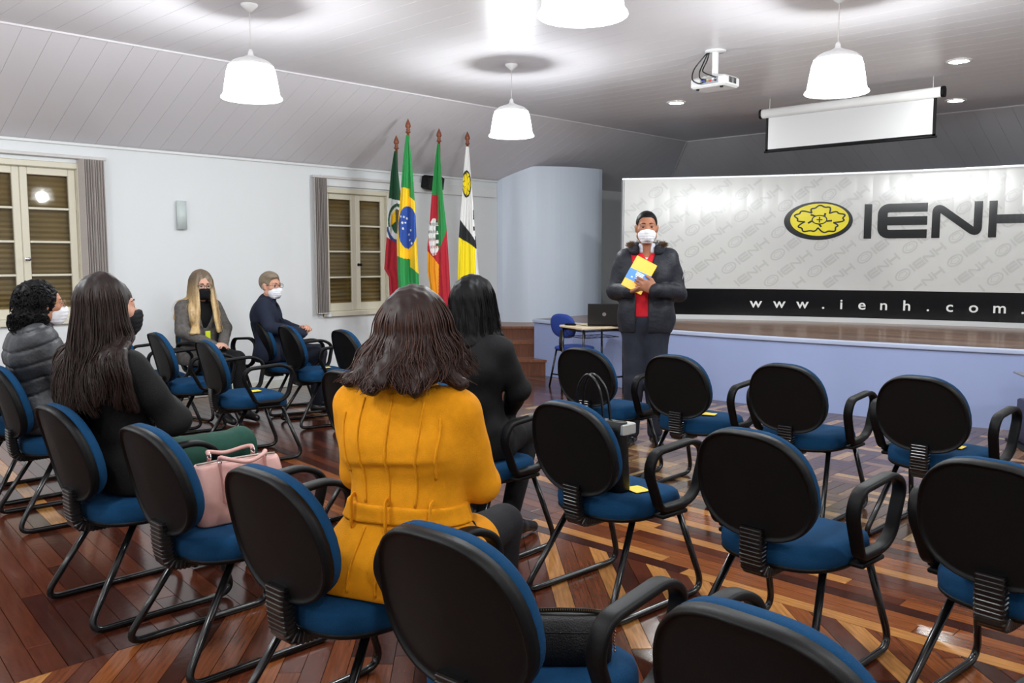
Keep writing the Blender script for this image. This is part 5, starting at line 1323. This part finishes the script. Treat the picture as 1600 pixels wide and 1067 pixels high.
# ---------------------------------------------------------------- standing speaker with parka
def standing_man():
    J = dict(pelvis=(0, 0, .97), waist=(0, .0, 1.10), chest=(0, .0, 1.29), neck=(0, -.015, 1.475), shR=(.168, -.01, 1.415), shL=(-.168, -.01, 1.415), elR=(.232, .00, 1.175), elL=(-.240, .00, 1.165), wrR=(.125, .205, 1.185), wrL=(-.070, .272, 1.195), hipR=(.080, 0, .93), hipL=(-.080, 0, .93), knR=(.085, .02, .50), knL=(-.075, .02, .50), anR=(.095, -.03, .10), anL=(-.08, -.03, .10), toeR=(.13, .14, .03), toeL=(-.12, .14, .03))
    H = Head((0.004, .045, 1.648), 4, 1)
    loc = (-3.84, 5.42, 0)
    o = person_root('person', 'standing man in dark parka, red sweater and white mask holding a folder', loc, -145, body_prims(J, H, {'R': ((-.85, .30, .15), (-.15, .3, .9), .9, 1.05), 'L': ((.92, .05, .38), (-.05, -1, .1), .30, 1.05)}), SK_tan, .006)
    Mp = mat('dark_parka', (30, 32, 40), .55, spec=.3, noise=(25, .15), bump=(45, .45)); Mr = cloth('red_sweater', (196, 28, 42), .8)
    co = torso(J, .020, 1.02, 1.08)+limbs(J, 'arm', .018, 1.04)+[cap((-.075, 0, .90), (.075, 0, .90), .122, .122, .06, np.array([0, 1., 0]), 1.1), cap((-.07, 0, 1.05), (.07, 0, 1.05), .122, .122, .06)]
    fo = folds(.005, 20, 6.0)
    def op(V, X, Y, Z):
        V = fo(V, X, Y, Z); xo = X-.030; w = .045+.05*np.clip((Z-1.28)/.2, 0, 1)
        V = smax(V, np.minimum(w-np.abs(xo), Y-.02), .008)
        return smax(V, .865-Z, .01)
    jk = sdf_obj('parka', co, .0075, Mp, o, op)
    sdf_obj('sweater', torso(J, .010, 1.0, 1.05), .009, Mr, o, lambda V, X, Y, Z: smax(smax(folds(.002, 30, 1)(V, X, Y, Z), .985-Z, .006), np.minimum(.055-np.abs(X)-.6*(1.50-Z), Y-.03), .006))
    sdf_obj('shirt', torso(J, .004, 1.0, 1.04)[2:4]+[cap((.056*math.sin(math.radians(a)), .006+.056*math.cos(math.radians(a)), 1.475), (.052*math.sin(math.radians(a)), .015+.052*math.cos(math.radians(a)), 1.525), .014, .011, .02) for a in range(-165, 166, 30) if abs(a) > 30], .007, cloth('pale_shirt', (206, 210, 222)), o)
    # hood lying behind the neck with fur edge, standing collar
    hd = [cap((.11*math.sin(math.radians(a)), -.02-.10*math.cos(math.radians(a)), 1.475+.0*a), (.105*math.sin(math.radians(a)), -.01-.10*math.cos(math.radians(a)), 1.525-.0002*abs(a)), .034, .026, .03) for a in range(-130, 131, 20)]
    sdf_obj('hood', hd, .008, Mp, jk)
    rng = np.random.default_rng(4); lines = []
    for k in range(900):
        a = math.radians(rng.uniform(-128, 128)); b0 = np.array([.115*math.sin(a), -.015-.11*math.cos(a), 1.535-.02*abs(a)/2]); d = nrm(np.array([math.sin(a), -math.cos(a), .7])+rng.normal(0, .5, 3)); t = np.linspace(0, 1, 5)[:, None]; lines.append(b0+rng.normal(0, .006, 3)+d*.045*t+np.array([0, 0, -.012])*t*t)
    V, Q = strands_arr(np.array(lines), .0018, .0005); f_ = np_obj('fur_trim', V, Q, mat('brown_fur', (92, 70, 44), .8), jk); f_['kind'] = 'stuff'
    for s in (1, -1):
        b_ = MB(); b_.box((s*.120, .108, .97), (.11, .012, .045), rotz(s*-.35), bev=.004); b_.build('pocket_flap', Mp, jk)
    b_ = MB(); b_.box((-.270, .030, 1.29), (.006, .008, .09), roty(-.22)); b_.build('sleeve_zip', M_chrome, jk)
    fo3 = folds(.003, 22, 1); sdf_obj('trousers', limbs(J, 'leg', .018, 1.05)+[cap((-.085, 0, .95), (.085, 0, .95), .115, None, .05)], .009, cloth('slate_jeans', (36, 39, 50), .8), o, fo3)
    shoes(o, J, mat('black_leather', (16, 16, 17), .3))
    face_mask(H, o, cloth('white_mask', (226, 226, 230), .8), peak=.014); eyes(H, o, mat('brow_black', (24, 18, 16), .7), (30, 20, 14))
    def cut(V, X, Y, Z):
        V = V+.0012*np.sin(300*X)*np.sin(280*Y)*np.sin(290*Z); q_ = (np.abs(X)/.063)**4+(np.abs(Z+.03)/.103)**4; V = smax(V, np.minimum((1-q_**.25)*.06, Y-.034), .005)
        V = smax(V, -.030-Z-.45*np.maximum(0, -Y-.01), .008); return smax(V, -(np.sqrt(((np.abs(X)-.08)/.03)**2+((Y+.004)/.026)**2+((Z+.016)/.040)**2)-1)*.03, .005)
    sdf_obj('hair', [ell((0, -.016, .036), (.0795, .099, .0915), None, .01)], .005, M_hairB, o, cut, xf=H.xf)
    # wrist watch
    w = np.array(J['wrL']); d = nrm(np.array(J['wrL'])-np.array(J['elL'])); q = w-d*.006; e1 = nrm(np.cross(d, [0, 0, 1])); e2 = np.cross(e1, d)
    b_ = MB(); b_.sweep([q+e1*.036*math.cos(t)+e2*.036*math.sin(t) for t in np.linspace(0, 2*PI, 20, endpoint=False)], rrect(.005, .022, .002, 2), closed=True, up=d); wt = b_.build('watch_strap', M_gloss, o)
    M_ = np.stack([d, np.cross(e1*-1, d), -e1*1.0], 1)
    b_ = MB(); b_.lathe([(.001, .0), (.019, 0), (.021, .006), (.018, .010), (.001, .010)], 20, q+(-e1 if (-e1)[1] > 0 else e1)*.035, np.stack([d, np.cross((-e1 if (-e1)[1] > 0 else e1), d), (-e1 if (-e1)[1] > 0 else e1)], 1)); b_.build('watch_case', M_chrome, wt, True)
    # folder held against the chest
    a = math.radians(-145); Mz = rotz(a); cpos = np.array([.052, .235, 1.300])
    r = empty('folder', tuple(np.array(loc)+Mz @ cpos)); r.rotation_euler = (Matrix(Mz.tolist()) @ Matrix(rotx(math.radians(12)).tolist()) @ Matrix(roty(math.radians(-28)).tolist())).to_euler(); tag(r, 'yellow and blue folder held by the standing man', 'folder')
    M_fy = mat('folder_yellow', (250, 190, 20), .35); M_fb = mat('folder_blue', (30, 130, 215), .35)
    W_, H_, T_ = .165, .245, .008
    b_ = MB(); b_.box((0, 0, 0), (W_, T_, H_), bev=.002); b_.build('cover', M_fy, r)
    b_ = MB(); b_.prism([(-W_/2, -.052), (W_/2, -.062), (W_/2, .020), (-W_/2, .032)], T_/2, T_/2+.0008, lambda x, y, z: (x, z, y)); b_.build('blue_band', M_fb, r)
    Mw = mat('folder_white_print', (236, 240, 244), .4)
    b_ = MB()
    for k, (wd, zz) in enumerate(((.062, .014), (.058, .004), (.062, -.006), (.05, -.018))): b_.box((-.004, T_/2+.0012, zz), (wd, .0006, .006))
    for xx in (-.03, 0, .03): b_.box((xx+.01, T_/2+.0012, -.036), (.012, .0006, .010))
    b_.build('print', Mw, r)
standing_man()
# ================================================================== BAGS
def rbox_prims(w, d, h, r, k=.01):
    x, y = w/2-r, d/2-r; return x, y
def chair_frame(key, lx, ly, lz, rz=0):
    p = on_chair(key, lx, ly); return (p[0], p[1], lz), CH[key].rotation_euler[2]+rz
# pink handbag on D2
loc, a = chair_frame('D2', .0, .02, .4735, math.radians(-4))
r = empty('handbag', loc, a); r.scale = (1, 1, .90); tag(r, 'blush pink leather handbag with two handles standing on a chair', 'handbag')
Mp = mat('pink_leather', (186, 142, 134), .45, noise=(12, .06), bump=(350, .12)); Mps = mat('pink_leather_edge', (160, 112, 106), .5)
rings = []
for z, w, d in ((0, .33, .145), (.01, .345, .158), (.055, .345, .156), (.125, .335, .138), (.19, .322, .110), (.222, .316, .085), (.234, .310, .070), (.232, .300, .055)):
    sag = .0; rings.append([(q[1]*1.0, q[0], z) for q in rrect(w, d, min(.03, d*.45), 4)])
b_ = MB(); b_.rings([[(p[0], -p[1], p[2]) for p in rg] for rg in rings]); bag = b_.build('body', Mp, r, True)
b_ = MB(); b_.tube([(0, -.150, .238), (0, -.08, .242), (0, .08, .242), (0, .150, .238)], .0045, 6); b_.build('zip', mat('zip_metal', (150, 140, 130), .4, metal=.7), bag, True)
for s in (-1, 1):
    for t in (-1, 1):
        b_ = MB(); b_.sweep([(s*.080, t*.085, .09), (s*.070, t*.085, .16), (s*.052, t*.085, .212), (s*.046, t*.085, .244)], rrect(.028, .005, .002, 2), up=(0, 1, 0)); b_.build('strap_tab', Mps, bag)
        b_ = MB(); b_.tube([(s*.046+.016*math.cos(q), t*.085, .252+.014*math.sin(q)) for q in np.linspace(0, 2*PI, 14, endpoint=False)], .0028, 6, True); b_.build('ring', M_chrome, bag, True)
    pts = catmull([(s*.046, -.085, .258), (s*.058, -.084, .268), (s*.082, -.064, .262), (s*.100, 0, .246), (s*.082, .064, .262), (s*.058, .084, .268), (s*.046, .085, .258)], 6)
    b_ = MB(); b_.tube(pts, .0085, 8); b_.build('handle', Mp, bag, True)
for t in (-1, 1):
    b_ = MB(); b_.sweep([(-.060, t*.170, .06), (-.030, t*.160, .18), (0, t*.155, .232)], rrect(.004, .004, .001, 1)); b_.build('side_seam', Mps, bag)
# black purse on D4
loc, a = chair_frame('D4', .08, .02, .4735, math.radians(38))
r = empty('purse', loc, a); tag(r, 'black zipped purse standing on the nearest chair', 'purse')
Mb = mat('black_grained_leather', (9, 9, 10), .42, spec=.3, bump=(260, .35))
rings = []
for z, w, d in ((0, .21, .085), (.008, .225, .095), (.045, .23, .096), (.085, .228, .085), (.103, .222, .066), (.110, .214, .050)):
    rings.append([(q[0], q[1], z) for q in rrect(w, d, min(.028, d*.45), 4)])
b_ = MB(); b_.rings(rings); bag = b_.build('body', Mb, r, True)
zp = catmull([(-.10, 0, .115), (0, 0, .119), (.085, 0, .115), (.107, 0, .103), (.113, 0, .07)], 8)
b_ = MB(); b_.sweep(zp, rrect(.012, .004, .0015, 2), up=(0, 1, 0)); b_.build('zip_tape', Mb, bag)
b_ = MB()
for k in range(70):
    i = k*(len(zp)-1)/69; j = min(int(i), len(zp)-2); p = zp[j]+(zp[j+1]-zp[j])*(i-j); b_.box(p+np.array([0, 0, .002]), (.0022, .007, .003))
b_.build('zip_teeth', mat('brass_zip', (190, 160, 110), .3, metal=.9), bag)
b_ = MB(); b_.lathe([(.001, -.008), (.008, -.005), (.010, 0), (.008, .005), (.001, .008)], 12, (.120, 0, .097)); b_.build('zip_pull', mat('rose_gold', (210, 160, 140), .25, metal=1), bag, True)
b_ = MB()
for k in range(9): b_.lathe([(.0005, -.004), (.0035, 0), (.0005, .004)], 8, (.1215+.001*math.sin(k), .0, .084-.008*k))
b_.build('bead_chain', mat('rose_gold', (210, 160, 140), .25, metal=1), bag, True)
b_ = MB(); b_.tube([(q[0], q[1], .082) for q in rrect(.230, .086, .028, 4)], .0022, 6, True); b_.build('piping', Mb, bag, True)
# black tote on B1
loc, a = chair_frame('B1', -.03, -.115, .4735, math.radians(4))
r = empty('tote_bag', loc, a); tag(r, 'black tote bag with tall thin handles leaning on a second row chair', 'tote bag')
rings = []
for z, w, d in ((0, .30, .075), (.01, .31, .085), (.14, .32, .080), (.25, .335, .060), (.295, .34, .045), (.293, .33, .035)):
    rings.append([(q[0], q[1]+.02-z*.12, z) for q in rrect(w, d, d*.4, 4)])
b_ = MB(); b_.rings(rings); bag = b_.build('body', Mb, r, True)
for t in (-1, 1):
    pts = catmull([(-.075, t*.020-.008, .20), (-.072, t*.022-.012, .30), (-.055, t*.02-.02, .42), (-.0, t*.014-.03, .475), (.055, t*.02-.02, .42), (.072, t*.022-.012, .30), (.075, t*.020-.008, .20)], 6)
    b_ = MB(); b_.tube(pts, .0058, 8); b_.build('handle', M_gloss, bag, True)
b_ = MB(); b_.box((.150, .008, .265), (.05, .085, .045), bev=.004); b_.build('silver_clasp', mat('silver_leather', (176, 176, 172), .4, metal=.3), bag)
